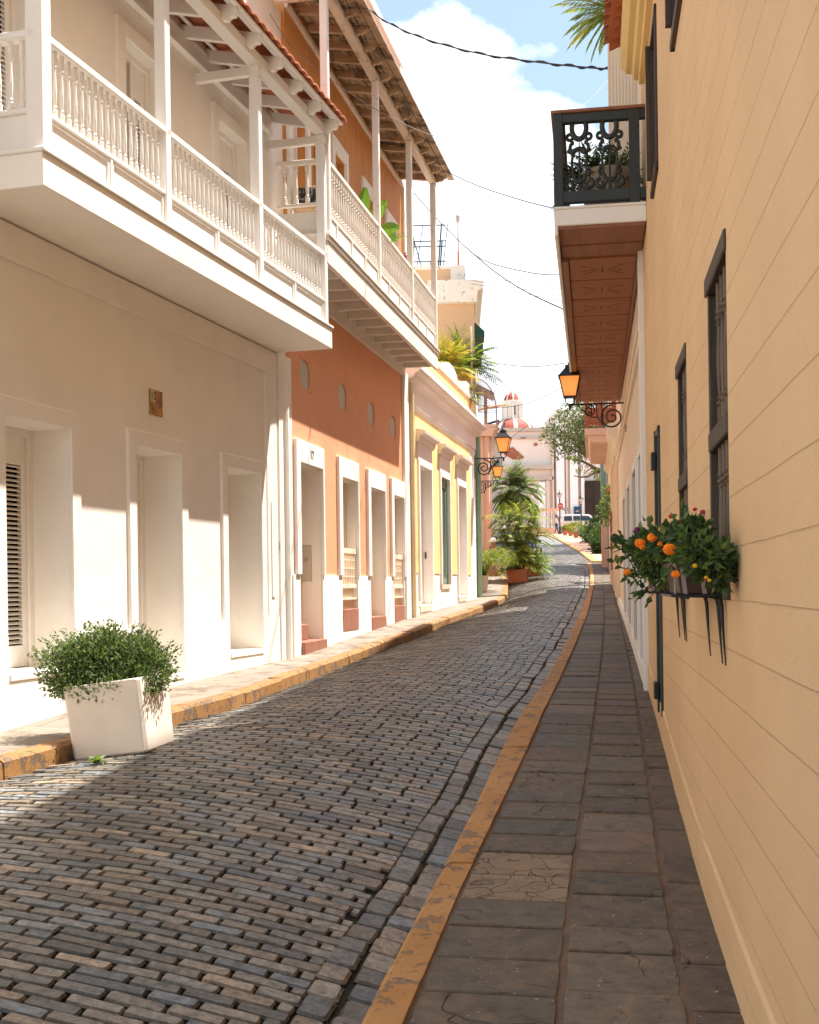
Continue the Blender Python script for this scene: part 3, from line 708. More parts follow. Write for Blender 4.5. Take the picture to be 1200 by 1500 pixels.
mb = MB(); mb.box(-.29, -.14, e1[1] - .03, e1[1] - .01, .10, .62); ic = mb.build('intercom', paint('pale_intercom', (.55, .50, .43), var=.1), b2, O, bev=.004)
mb = MB(); mb.tube([(-.215, e1[1] - .028, .42), (-.215, e1[1] - .038, .42)], .035, 12); mb.build('intercom_dial', m_greymetal, ic, O)
textobj('house_number', '17', .17, m_num, b2, face_text(O, .054, O.y(452, 666), 1.84), .003)
# --- upper floor of the orange building: clapboard, white door surrounds, parapet
u1 = (O.y(424, 200), O.y(447, 200), 4.5, 6.62); u2 = (O.y(488, 240), O.y(504, 240), 4.5, 6.62); u3 = (O.y(532, 290), O.y(546, 290), 4.5, 6.62); u4 = (O.y(566, 320), O.y(577, 320), 4.5, 6.62)
mb = MB(); wall(mb, yO0, yO1, 4.45, 7.95, [u1, u2, u3, u4], .2); mb.build('upper_wall', m_boards, b2, O)
surrounds('upper_door_surround', m_oldwhite, b2, O, (u1, u2, u3, u4), .14, .045, wt=.2)
mb = MB(); mb.box(-.01, .06, yO1 - .16, yO1 + .0, 4.5, 7.7); mb.build('corner_board', m_oldwhite, b2, O, bev=.005)
for o in (u1, u2, u3, u4): shutter(b2, O, o, .16, mat=m_oldwhite, louv=False)
# a leaf standing open against the wall
mb = MB(); mb.box(.06, .10, u1[1] + .45, u1[1] + .95, 5.75, 6.35); mb.build('folded_shutter', m_oldwhite, b2, O, bev=.004)
mb = MB(); mb.box(-7, -.0, yO0, yO1, 7.95, 10.0); mb.build('parapet', m_pink, b2, O)
mb = MB(); mb.box(-7, .04, yO1 - .22, yO1 + .04, 7.95, 10.0); mb.box(-7, .06, yO0, yO1 + .05, 10.0, 10.16); mb.build('parapet_coping', m_purewhite, b2, O, bev=.01)
# --- balcony
yo0 = O.y(482, 370, .70); yo1 = O.y(643, 530, .70)
mb = MB(); mb.box(.03, .62, yo0 + .02, yo1 - .02, 4.40, 4.46)
bO = mb.build('balcony', m_oldwhite, b2, O)
mb = MB(); mb.box(.62, .68, yo0, yo1, 4.12, 4.40); mb.box(0, .62, yo0, yo0 + .05, 4.20, 4.40); mb.box(0, .05, yo0 + .05, yo1, 4.02, 4.36)
mb.box(0, .72, yo0 - .02, yo1 + .02, 4.46, 4.50); mb.box(.62, .70, yo0 - .01, yo1 + .01, 4.40, 4.46); mb.build('fascia', m_oldwhite, bO, O, bev=.006)
y = yo1 - .05
while y > yo0 + .1:
    mb = MB(); mb.box(.05, .62, y - .04, y + .04, 4.18, 4.40); mb.build('joist', m_oldwhite, bO, O, bev=.004); y -= .61
pO = [yo0 + .10, O.y(552, 300, .65), O.y(601, 380, .65), yo1 - .12]
mb = MB(); mb.box(.615, .685, yo0 + .05, yo1 - .05, 5.41, 5.47); mb.box(.62, .68, yo0 + .05, yo1 - .05, 4.74, 4.78); mb.box(.62, .68, yo0 + .05, yo1 - .05, 4.50, 4.54)
mb.box(0, .62, yo0 + .06, yo0 + .13, 5.41, 5.47); mb.box(0, .62, yo0 + .07, yo0 + .12, 4.88, 4.92); mb.box(0, .62, yo1 - .15, yo1 - .09, 5.41, 5.47); mb.box(0, .62, yo1 - .15, yo1 - .09, 4.74, 4.78)
mb.build('handrail', m_oldwhite, bO, O, bev=.006)
mb = MB(); mb.box(0, .62, yo0 + .08, yo0 + .11, 4.50, 4.80); mb.box(.635, .665, yo0 + .1, yo1 - .1, 4.54, 4.74)
y = yo0 + .5
while y < yo1 - .2: mb.box(.66, .685, y - .02, y + .02, 4.54, 4.74); y += .78
mb.build('rail_panel', m_oldwhite, bO, O, bev=.003)
ro = Rail(bO, m_oldwhite, .63, .020)
for a, b in zip(pO, pO[1:]):
    n = int((b - a - .12) / .115)
    for i in range(n): ro.put(O, .65, a + .06 + (b - a - .12) * (i + .5) / n, 4.78)
ro2 = Rail(bO, m_oldwhite, .49, .026)
for i in range(4): ro2.put(O, .10 + i * .15, yo0 + .095, 4.92)
for yy in pO:
    mb = MB(); w = .05; mb.box(.65 - w, .65 + w, yy - w, yy + w, 4.50, 7.62); mb.build('post', m_oldwhite, bO, O, bev=.01)
# --- weathered lean-to roof over it
zr2 = lambda x: 7.90 - .16 * x
mb = MB(); mb.box(.58, .70, yo0 - .35, yo1 + .02, 7.62, 7.73); vo = mb.build('veranda_roof', m_oldbeam, b2, O, bev=.008)
mb = MB(); mb.box(0, .62, pO[0] - .04, pO[0] + .04, 7.52, 7.62); mb.build('tie_beam', m_oldbeam, vo, O, bev=.006)
mb = MB(); mb.box(0, .05, yO0, yO1, 7.66, 7.74); mb.build('ledger', m_oldbeam, vo, O, bev=.004)
y = yo1 - .04
while y > yo0 - .4:
    mb = MB(); pr = [(.0, zr2(0) - .10), (.70, zr2(.7) - .10), (.735, zr2(.735) - .115), (.77, zr2(.77) - .09), (.80, zr2(.8) - .095), (.84, zr2(.84) - .065), (.86, zr2(.86) - .05), (.86, zr2(.86)), (0, zr2(0))]
    yy = y + U(-.03, .03); mb.prism(pr, yy - .03, yy + .03, 'y'); mb.build('rafter', m_oldraft, vo, O); y -= .52
mb = MB(); x = 0.0
while x < .92:
    w = .13; dj = U(-.004, .004); mb.prism([(x, zr2(x) + dj), (x + w - .012, zr2(x + w) + dj), (x + w - .012, zr2(x + w) + .025 + dj), (x, zr2(x) + .025 + dj)], yo0 - .45, yo1 + .10 + U(-.04, .04), 'y'); x += w
mb.build('roof_boards', m_oldwood, vo, O)
mb = MB(); tiles(mb, -.05, zr2(-.05) + .05, .98, zr2(.98) + .05, yo0 - .45, yo1 + .08, w=.2, h=.03); mb.build('tiles', paint('grey_brown_tiles', (.24, .17, .12), var=.3, sc=4), vo, O)
# ================================================================ PALE YELLOW BUILDING
yY0 = O.y(597.5, 760); yY1 = 32.06 / O.k
b3 = thing('yellow_townhouse', 'pale yellow single storey townhouse with lilac cornice, hooded windows and faded green shutters', 'house', O.w(0, (yY0 + yY1) / 2, -.6), O)
f1 = (O.y(613.5, 780), O.y(631, 780), O.z(620, 886), 2.47, .24); f2 = (O.y(645, 780), O.y(657.5, 780), O.z(646, 856), 2.45, .10); f3 = (O.y(670, 780), O.y(681.5, 780), O.z(671, 873), 2.45, .24)
mb = MB(); wall(mb, yY0, yY1, -2, 4.9, [f1, f2, f3], .2); mb.build('wall', m_purewhite, b3, O)
mb = MB(); ya, yb = O.y(603, 760), O.y(688, 700); prev = ya   # yellow field
for o in (f1, f2, f3):
    mb.box(-.01, .015, prev, o[0] - .16, .28, 3.52); prev = o[1] + .12
mb.box(-.01, .015, prev, yb, .28, 3.52)
for o in (f1, f2, f3): mb.box(-.01, .015, o[0] - .16, o[1] + .12, 3.06, 3.52)
mb.build('yellow_field', m_ochre, b3, O, bev=.004)
for o in (f1, f2, f3): surrounds('door_surround', m_purewhite, b3, O, (o,), .10, .05, zb=max(o[2], -.3), wt=.10)
mb = MB()
for o in (f1, f2, f3): mb.box(-.01, .035, o[0] - .10, o[1] + .10, o[3] + .10, 2.98)
mb.box(-.01, .03, yY0 + .3, yY1 - .2, 3.62, 4.0); mb.build('frieze', m_trim, b3, O, bev=.004)
for o in (f1, f2, f3):
    mb = MB(); a, b = o[0] - .24, o[1] + .22
    mb.prism([(0, 2.92), (.05, 2.92), (.09, 2.98), (.10, 3.04), (.20, 3.08), (.21, 3.14), (.02, 3.18), (0, 3.18)], a, b, 'y'); mb.build('window_hood', m_trim, b3, O)
mb = MB(); mb.prism([(0, 3.98), (.05, 3.98), (.08, 4.04), (.16, 4.08), (.18, 4.14), (.27, 4.18), (.30, 4.22), (.30, 4.27), (.02, 4.33), (0, 4.33)], yY0 - .0, yY1 + .02, 'y'); mb.build('cornice', m_trim, b3, O)
mb = MB(); mb.prism([(-.2, 4.5), (.055, 4.5), (.055, 4.56), (-.2, 4.58)], yY0, yY1, 'y'); mb.box(-.2, .07, yY0, yY1, 4.86, 4.96); mb.build('parapet_coping', m_purewhite, b3, O, bev=.01)
mb = MB(); mb.box(-.01, .02, yY0 + .1, yY1, 4.60, 4.84); mb.build('parapet_band', m_ochre, b3, O)
for i in range(2):   # scrolled crest pieces standing on the parapet
    yy = yY1 - 1.5 - i * 2.6; mb = MB(); pts = [(yy + .9 * math.cos(t), 4.95 + .26 * math.sin(t)) for t in [math.pi * k / 12 for k in range(13)]]
    mb.prism(pts, -.12, .05, 'x'); mb.build('parapet_crest', m_purewhite, b3, O, bev=.01)
mb = MB(); mb.box(0, .06, O.y(590.5, 760), O.y(596.5, 760), -1.2, 4.1); mb.box(0, .05, yY0 + .02, yY0 + .3, -1.2, 3.98); mb.build('corner_pilaster', m_purewhite, b3, O, bev=.006)
mb = MB(); yq = O.y(599, 760); mb.tube([(.09, yq, -.7), (.09, yq, 3.97)], .045, 8); mb.build('drainpipe', paint('cream_pipe', (.78, .62, .36)), b3, O)
mb = MB(); yq = yY1 - .10; mb.tube([(.07, yq, -.5), (.07, yq, 3.98)], .065, 8); mb.build('drainpipe', m_greenpipe, b3, O)
shutter(b3, O, f1, .22, mat=m_trim, louv=False); shutter(b3, O, f3, .22, mat=m_trim, louv=False)
shutter(b3, O, f2, .07, mat=m_greenshut, leaves=2, lz=(f2[2] + .15, f2[3] - .2))
mb = MB(); mb.box(-.13, -.10, f1[1] - .03, f1[1] - .005, .60, .74); mb.build('door_bell', m_iron, b3, O)
steps('sill', m_pink, b3, O, [(-.2, .03, f2[0], f2[1], f2[2] - .1, f2[2]), (-.2, .02, f3[0], f3[1], f3[2] - .14, f3[2] - .02), (-.2, .02, f1[0], f1[1], f1[2] - .14, f1[2] - .02)])
# ================================================================ TAN TALL BUILDING WITH GREEN AWNINGS
yT0 = 32.14; yT1 = 41.5
b4 = thing('tan_tall_house', 'tall tan house with flaking white cornice and dark green awnings behind the pale yellow house', 'house', T.w(0, 36, -.2), T)
mb = MB(); wall(mb, yT0, yT1, -2, 7.6, [(34, 35, .2, 2.4, .2), (37, 38, .3, 2.5, .2)], .2, thick=9); mb.build('wall', m_tan, b4, T)
mb = MB(); mb.box(-1.1, .0, yT0 - .02, yT1, 7.6, 7.72); mb.prism([(-1.25, 7.62), (.06, 7.62), (.10, 7.92), (.24, 7.98), (.28, 8.16), (.0, 8.22), (-1.25, 8.22)], yT0 - .12, yT1, 'y'); mb.build('cornice', paint('stained_white_cornice', (.78, .72, .62), var=.1, dirt=(.25, .20, .15), dirt_amt=.05, sc=2.5), b4, T)
mb = MB(); mb.box(-9, -.28, yT0 + .35, yT1, 8.0, 8.62); up = mb.build('roof_parapet', m_tan, b4, T)
mb = MB(); mb.box(-.62, -.22, yT0 + .30, yT0 + .7, 8.1, 8.66); mb.box(-9, -.24, yT0 + .3, yT0 + .6, 8.62, 8.72); mb.build('parapet_coping', paint('stained_coping', (.72, .67, .58), dirt=(.2, .15, .1), dirt_amt=.06, sc=3), b4, T)
for i, (yy, zz) in enumerate(((33.2, 6.95), (35.0, 6.95), (37.0, 6.95))):
    mb = MB(); mb.prism([(0, 7.32), (.04, 7.32), (.30, 7.08), (.30, 6.92), (.0, 6.90)], yy, yy + .9, 'y'); mb.build('awning', paint('dark_green_canvas', (.02, .10, .075), rough=.7) if i == 0 else bpy.data.materials['dark_green_canvas'], b4, T, bev=.006)
mb = MB(); mb.box(-1.55, -1.1, yT0 - .05, yT0 + .02, 2, 7.0)
for z in (4.3, 5.0, 5.7, 6.4): mb.box(-1.56, -1.09, yT0 - .055, yT0 + .01, z, z + .03)
mb.build('blockwork_strip', paint('ochre_blocks', (.70, .42, .15), var=.2), b4, T)
mb = MB(); yy = yT0 + .5     # rusty pergola frame on the roof
for x in (-1.75, -.95):
    mb.tube([(x, yy, 8.72), (x + .10, yy, 9.9)], .022, 5); mb.tube([(x, yy + 1.5, 8.72), (x + .1, yy + 1.5, 9.9)], .022, 5)
for z in (9.3, 9.88): mb.tube([(-2.1, yy, z), (-.75, yy, z)], .018, 5); mb.tube([(-2.1, yy + 1.5, z), (-.75, yy + 1.5, z)], .018, 5)
for k in range(4): mb.tube([(-1.9 + k * .36, yy, 8.72), (-1.7 + k * .34, yy, 9.9)], .010, 4)
mb.tube([(-1.72, yy, 9.9), (-1.4, yy, 8.72)], .014, 4)
tag(mb.build('roof_frame', m_iron, None, T), 'rusty leaning iron frame on the roof of the tan house', 'frame')
r_ = thing('street_lamp', 'slender rusty lamp post standing alone on the tan house roof', 'street lamp', T.w(-.40, yT0 + .75, 8.62), T)
mb = MB(); mb.tube([(-.40, yT0 + .75, 8.62), (-.40, yT0 + .75, 9.2), (-.4, yT0 + .75, 9.25), (-.40, yT0 + .75, 10.0)], [.035, .03, .02, .016], 6); mb.build('pole', m_terra, r_, T)
mb = MB(); mb.lathe([(.02, 0), (.055, .05), (.07, .18), (.02, .26), (.008, .33)], 0, 0, 6); mb.v = [v + Vector((-.40, yT0 + .75, 10.0)) for v in mb.v]; mb.build('lantern', m_greymetal, r_, T)
# ================================================================ PINK HOUSE BEYOND
PK = Fr(.72, .05)
b5 = thing('pink_house', 'pink house with fluted pilasters and a red wall beyond the tan house', 'house', PK.w(0, 45, .3), PK)
mb = MB(); wall(mb, 41.6, 58, -1, 5.6, [(44, 45, .8, 3.0, .2), (48, 49, 1, 3.2, .2)], .2); mb.build('wall', m_pink, b5, PK)
mb = MB()
for x in (-.45, -.25, -.05): mb = MB(); mb.tube([(x, 41.62, .4), (x, 41.62, 5.2)], .09, 8); mb.build('pilaster', m_pink, b5, PK)
for y in (42, 43.2, 46, 47.2): mb = MB(); mb.box(0, .12, y, y + .3, 0, 5.2); mb.build('pilaster', m_pink, b5, PK)
mb = MB(); mb.prism([(-.8, 5.2), (.15, 5.2), (.22, 5.4), (.35, 5.45), (.35, 5.6), (-.8, 5.6)], 41.4, 58, 'y'); mb.build('cornice', m_pink, b5, PK)
mb = MB(); mb.box(-.1, .03, 41.57, 43.9, -.2, 2.9); mb.build('red_wall_panel', m_red, b5, PK)
mb = MB(); mb.prism([(-1.2, 7.5), (.25, 6.72), (.25, 6.66), (-1.2, 7.4)], 41.6, 43.2, 'y'); mb.box(-.1, .0, 41.7, 41.8, 5.6, 6.8); mb.box(-.1, .0, 43.0, 43.1, 5.6, 6.8); mb.build('terrace_roof', paint('brown_tin', (.30, .20, .15)), b5, PK)
mb = MB()
mb.tube([P(700, 600, 46.6), P(741, 592, 46.6)], .07, 5); mb.build('pergola_beam', m_peach, b5)
for q in (0, 12): mb = MB(); mb.tube([P(708, 623 + q, 47), P(731, 616 + q, 47)], .05, 5); mb.build('pergola_bar', m_iron, b5)
# fan of iron spikes between terraces
mb = MB(); c0 = T.w(.05, 33.0, 4.9); cx, cz = c0.x, c0.z; Yf = 33.2
arc = []
for k in range(28):
    t = math.radians(96 - k * 3.7); rr_ = .80
    X = cx - .02 + rr_ * .72 * math.cos(t); Z = cz - .05 + rr_ * 1.15 * math.sin(t); arc.append((X, Yf, Z))
    mb.tube([(X - .52 * math.cos(t), Yf, Z - .42 * math.sin(t)), (X + .14 * math.cos(t + .25), Yf, Z + .16 * math.sin(t + .25))], [.011, .007], 4)
arc += [(arc[-1][0] + .02, Yf, cz - .5)]
mb.tube(arc, .018, 5); mb.tube([(cx - .05, Yf, cz - .4), (cx - .02, Yf, cz + 1.5)], .022, 6)
mb.tube([(cx - .05, Yf, cz - .4), arc[-1]], .012, 5)
tag(mb.build('spiked_guard', paint('light_rusty_iron', (.28, .25, .24))), 'fan shaped guard of thin iron spikes at the edge of the roof terrace', 'guard')
# ================================================================ YELLOW BLOCK HOUSE (near right)
k_ = 1 / G.k
yg1 = 12.1 * k_; yce = 11.38 * k_
b6 = thing('yellow_block_house', 'near yellow blockwork house with dark wooden window grilles and a clay tile eave', 'house', G.w(0, 5, -1.7), G)
w1 = (4.80 * k_, 5.56 * k_, -.03, 1.41); w2_ = (6.86 * k_, 7.56 * k_, -.05, 1.37); w3 = (9.57 * k_, 9.98 * k_, -1.07, 1.27); w4 = (9.26 * k_, 10.0 * k_, 3.22, 4.50); w5 = (6.6 * k_, 7.42 * k_, 3.30, 4.55); w6 = (2.2 * k_, 3.0 * k_, -.05, 1.4)
mb = MB(); wall(mb, -6, yg1, -2.6, 5.2, [w1, w2_, w3, w4, w5], .34, sx=-1, top=False); mb.build('wall', m_block, b6, G)
mb = MB(); mb.box(0.0, .012, 0, 1, 0, 1)
def grille(o, parent, bars=4):
    a, b, c, d = o
    f = MB(); f.box(-.012, .10, a - .02, b + .05, d - .075, d + .01); f.box(.0, .09, b - .012, b + .03, c, d - .075); mid = lerp(c, d, .47)
    f.box(-.008, .07, a, b - .012, mid - .045, mid + .045); f.box(-.02, .10, a - .01, b + .04, c - .04, c + .02)
    fo = f.build('window_frame', m_barwood, parent, G, bev=.006)
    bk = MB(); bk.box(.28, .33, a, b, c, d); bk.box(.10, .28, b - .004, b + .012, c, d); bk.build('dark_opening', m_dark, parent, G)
    for i in range(bars):
        y = lerp(a + .04, b - .16, (i + .5) / bars)
        for z0, z1 in ((c + .02, mid - .045), (mid + .045, d - .075)):
            h = z1 - z0; r = .017; mb = MB()
            p = [(r, 0), (r, .14), (r * .55, .15), (r * 1.25, .165), (r * 1.25, .175), (r * .6, .19), (r * 1.2, .205), (r * .7, .22), (r * 1.0, .36), (r * 1.05, .5), (r * .7, .70), (r * 1.2, .72), (r * .55, .735), (r * 1.25, .75), (r * 1.25, .765), (r * .6, .78), (r * 1.2, .80), (r, .82), (r, 1)]
            mb.lathe([(q, z * h) for q, z in p], .030, y, 8, z0=z0); mb.build('turned_bar', m_barlight, fo, G)
grille(w1, b6, 4); grille(w2_, b6, 4)
# side door with strap hinges, and upper shutters standing ajar
mb = MB(); a, b, c, d = w3; mb.box(-.02, .06, a, a + .05, c, d); mb.box(-.03, .06, b - .05, b, c, d); mb.box(-.02, .06, a, b, d - .06, d); mb.box(.02, .06, a + .05, b - .05, c, d - .06)
for k in range(9): mb.box(0.008, .02, a + .09, b - .09, c + .9 + k * .05, c + .92 + k * .05)
dr = mb.build('side_door', paint('green_black_door', (.045, .055, .045), var=.3, rough=.5), b6, G, bev=.004)
for z in (c + .18, d - .25): mb = MB(); mb.box(-.055, -.018, b - .09, b + .10, z - .07, z + .07); mb.build('hinge', m_iron, dr, G, bev=.004)
for o in (w4, w5):
    a, b, c, d = o; mb = MB(); mb.box(-.02, .05, a, a + .05, c, d); mb.box(-.02, .05, b - .05, b, c, d); mb.box(-.02, .05, a, b, d - .05, d); mb.box(-.03, .06, a, b, c, c + .06); mb.box(.02, .05, a + .05, b - .05, c + .06, d - .05)
    so = mb.build('shutter', paint('dark_brown_shutter', (.07, .045, .035), rough=.6) if o is w4 else bpy.data.materials['dark_brown_shutter'], b6, G, bev=.004)
    mb = MB(); mb.box(-.055, -.02, b - .05, b + .0, c + .15, d - .02)
    mb.build('shutter_leaf', m_barwood, so, G)
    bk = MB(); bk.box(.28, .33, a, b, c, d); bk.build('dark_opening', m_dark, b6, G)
mb = MB(); mb.prism([(.05, 4.76), (-.05, 4.76), (-.06, 4.80), (-.10, 4.81), (-.12, 4.86), (-.17, 4.87), (-.22, 4.93), (-.23, 5.75), (.05, 5.85)], -6, yce, 'y'); mb.build('cornice', m_ochre, b6, G)
mb = MB(); barrels(mb, .9, 5.56, -.38, 5.07, -6, yce + .05); mb.build('tiles', m_terra, b6, G)
mb = MB(); mb.box(.35, 8, -6, yg1, 5.2, 10.1); mb.build('unseen_shade_storey', m_block, b6, G)  # unseen set-back mass added so its shadow covers the near road
mb = MB(); mb.box(-.004, .0, -6, yg1, -2.4, -2.3)
# plinth line, slightly proud, following the pavement
mb = MB()
for i in range(28):
    ya, yb = lerp(0, yg1 - .02, i / 28), lerp(0, yg1 - .02, (i + 1) / 28); za, zb = interp(zR, ya * G.k) + .26, interp(zR, yb * G.k) + .26
    mb.add([(-.012, ya, -2.4), (-.012, yb, -2.4), (-.012, yb, zb), (-.012, ya, za), (0.004, ya, za + .02), (.004, yb, zb + .02)], [(3, 2, 1, 0), (4, 5, 2, 3)])
mb.build('plinth', m_block, b6, G)
# ================================================================ CREAM HOUSE WITH THE IRON BALCONY
yc0 = yg1; yc1 = 24.6 * k_; ytall = 28.0 * k_
b7 = thing('cream_house', 'cream house with a mahogany boarded balcony and doors coloured the grey of recess shade beyond the yellow blockwork house', 'house', G.w(0, 16, -1), G)
ops = []
for pn, pf, zt, zb in ((946.5, 940.5, (946, 641), (945, 972)), (936, 930.5, (936, 683), (935, 953)), (926.5, 922.5, (926, 707), (926, 935)), (919, 916, (918, 725), (918, 915))):
    ops.append((G.y(pn, 800), G.y(pf, 800), G.z(*zb), 1.40, .16))
uo = (13.2 * k_, 14.2 * k_, 3.6, 5.9, .2); uo2 = (17 * k_, 18 * k_, 3.6, 5.9, .2); uo3 = (21.5 * k_, 22.5 * k_, 3.6, 5.9, .2)
mb = MB(); wall(mb, yc0, yc1, -2.4, 8.2, ops + [uo, uo2, uo3], .16, sx=-1, top=False); mb.build('wall', m_creamR, b7, G)
mb = MB(); mb.box(.0, 7.5, yc0, yc1 - 1.5, 8.2, 8.95); mb.build('parapet', m_creamR, b7, G)
ys_ = 13.05 * k_
for i in range(8): pass
mb = MB(); mb.box(-.31, .0, ys_, ys_ + .03, 3.62, 6.5)
for i in range(9): mb.box(-.31 + i * .035, -.31 + i * .035 + .014, ys_ - .014, ys_, 3.62, 6.5)
mb.build('open_ribbed_shutter', m_creamR, b7, G)
for o in ops: surrounds('door_surround', m_purewhite, b7, G, (o,), .10, .035, sx=-1, wt=.12, zb=-2.3, bev=.005)
mb = MB(); mb.box(-.05, .01, yc0 + .002, yc0 + .24, -2, 3.4); mb.build('corner_pilaster', m_purewhite, b7, G, bev=.005)
surrounds('window_surround', m_purewhite, b7, G, (uo, uo2, uo3), .12, .03, sx=-1)
mb = MB()
for i in range(30):
    ya, yb = lerp(yc0 + .25, yc1, i / 30), lerp(yc0 + .25, yc1, (i + 1) / 30); za, zb = interp(zR, ya * G.k) + .15, interp(zR, yb * G.k) + .15
    mb.add([(-.042, ya, -2.3), (-.042, yb, -2.3), (-.042, yb, zb), (-.042, ya, za), (0.004, ya, za + .02), (.004, yb, zb + .02)], [(3, 2, 1, 0), (4, 5, 2, 3)])
mb.build('plinth', m_purewhite, b7, G)
m_gdoor = paint('shade_grey_door', (.42, .40, .38), rough=.5)  # grey of the recess shade is put into the leaf colour
for o in ops: shutter(b7, G, o, .13, sx=-1, mat=m_gdoor, louv=False)
for o in (uo, uo2, uo3): shutter(b7, G, o, .15, sx=-1, mat=m_barwood)
mb = MB(); mb.box(-.04, .0, yc0 + .25, yc1, 2.5, 2.62); mb.box(-.06, .0, yc0 + .25, yc1, 2.62, 2.70); mb.build('string_course', m_creamR, b7, G)
# balcony: cream slab, boarded soffit
ob = -.865; B0 = 11.28 * k_ - .03; B1 = 21.9 * k_
mb = MB(); mb.box(ob, 0, B0, B1, 3.42, 3.575); mb.box(ob - .01, .0, B0 - .012, B1 + .01, 3.575, 3.60); mb.box(ob, ob + .035, B0, B1, 3.33, 3.42)
bR = mb.build('balcony', m_purewhite, b7, G, bev=.008)
mb = MB(); mb.box(ob + .037, -.012, B0 + .02, B0 + .55, 3.385, 3.42); mb.box(ob + .05, -.012, B0 + .57, B0 + .98, 3.375, 3.42)
mb.box(ob + .045, ob + .11, B0 + 1.0, B1 - .02, 3.335, 3.42); mb.box(-.05, -.012, B0 + 1.0, B1 - .02, 3.335, 3.42); mb.build('soffit_frame', m_soffit_dark, bR, G, bev=.004)
mb = MB(); mb.box(ob + .04, -.02, B0 + .05, B1 - .05, 3.405, 3.4195); mb.build('soffit_shadow_gap', m_dark, bR, G)
L = (B1 - B0 - 1.02) / 11; xc = (ob + .11 - .05) / 2
for i in range(11):
    y0 = B0 + 1.0 + i * L; mb = MB(); mb.box(ob + .115, -.055, y0 + .012, y0 + L - .025, 3.358, 3.40); bd = mb.build('soffit_board', m_soffit, bR, G, bev=.004)
    mb = MB(); ym = y0 + L / 2
    for sg in (-1, 1):
        for (a0, b0, a1, b1_) in ((.06, .04, .24, .20), (.07, .0, .14, .02), (.06, -.04, .24, -.20), (.16, .03, .20, .05)):
            p, q = Vector((xc + sg * a0, ym + b0, 3.3565)), Vector((xc + sg * a1, ym + b1_, 3.3565)); d = (q - p).normalized(); n_ = Vector((-d.y, d.x, 0))
            v = [p - n_ * .004, p + n_ * .004, lerp(p, q, .8) + n_ * .008, q, lerp(p, q, .8) - n_ * .008]; mb.add(v + [w + Vector((0, 0, .004)) for w in v], [(0, 1, 2, 3, 4)])
    for dy in (-.12, -.04, .05): mb.box(xc - .005, xc + .005, ym + dy, ym + dy + .055, 3.3555, 3.36)
    mb.build('carved_motif', m_dark, bd, G)
# iron railing
def ring(mb, cx, cy, cz, rx, rz, t0, t1, r, n=16):
    r = r * 1.6
    mb.tube([(cx + rx * math.cos(math.radians(lerp(t0, t1, i / n))), cy, cz + rz * math.sin(math.radians(lerp(t0, t1, i / n)))) for i in range(n + 1)], r, 6)
def spiral(mb, cx, cy, cz, r0, r1, t0, t1, r, n=22):
    r = r * 1.6
    mb.tube([(cx + lerp(r0, r1, i / n) * math.cos(math.radians(lerp(t0, t1, i / n))), cy, cz + lerp(r0, r1, i / n) * math.sin(math.radians(lerp(t0, t1, i / n)))) for i in range(n + 1)], [lerp(r, r * .7, i / n) for i in range(n + 1)], 6)
zb, zt = 3.66, 4.50
mb = MB(); yy = B0 + .05
mb.box(ob + .01, -.0, yy - .035, yy + .035, zb - .02, zb + .09); mb.box(ob + .01, 0, yy - .035, yy + .035, zt - .10, zt - .01)
mb.box(ob + .01, ob + .08, yy - .03, B1, zb - .02, zb + .09); mb.box(ob + .01, ob + .08, yy - .03, B1, zt - .10, zt - .01)
for x in (ob + .045, -.105):
    for z0 in (3.60,): mb.box(x - .045 * (1 if x < -.5 else 1.1), x + .045 * (1 if x < -.5 else 1.1), yy - .045, yy + .045, 3.60, zt - .01)
y = yy + 1.9
while y < B1: mb.box(ob + .01, ob + .08, y - .04, y + .04, 3.60, zt - .01); y += 1.9
ir = mb.build('iron_railing', m_iron_rail, bR, G, bev=.006)
mb = MB(); mb.box(ob - .02, -.0, yy - .06, yy + .06, zt - .01, zt + .02); mb.box(ob - .02, ob + .11, yy + .06, B1, zt - .01, zt + .02); mb.build('wooden_cap', m_soffit_dark, ir, G, bev=.006)
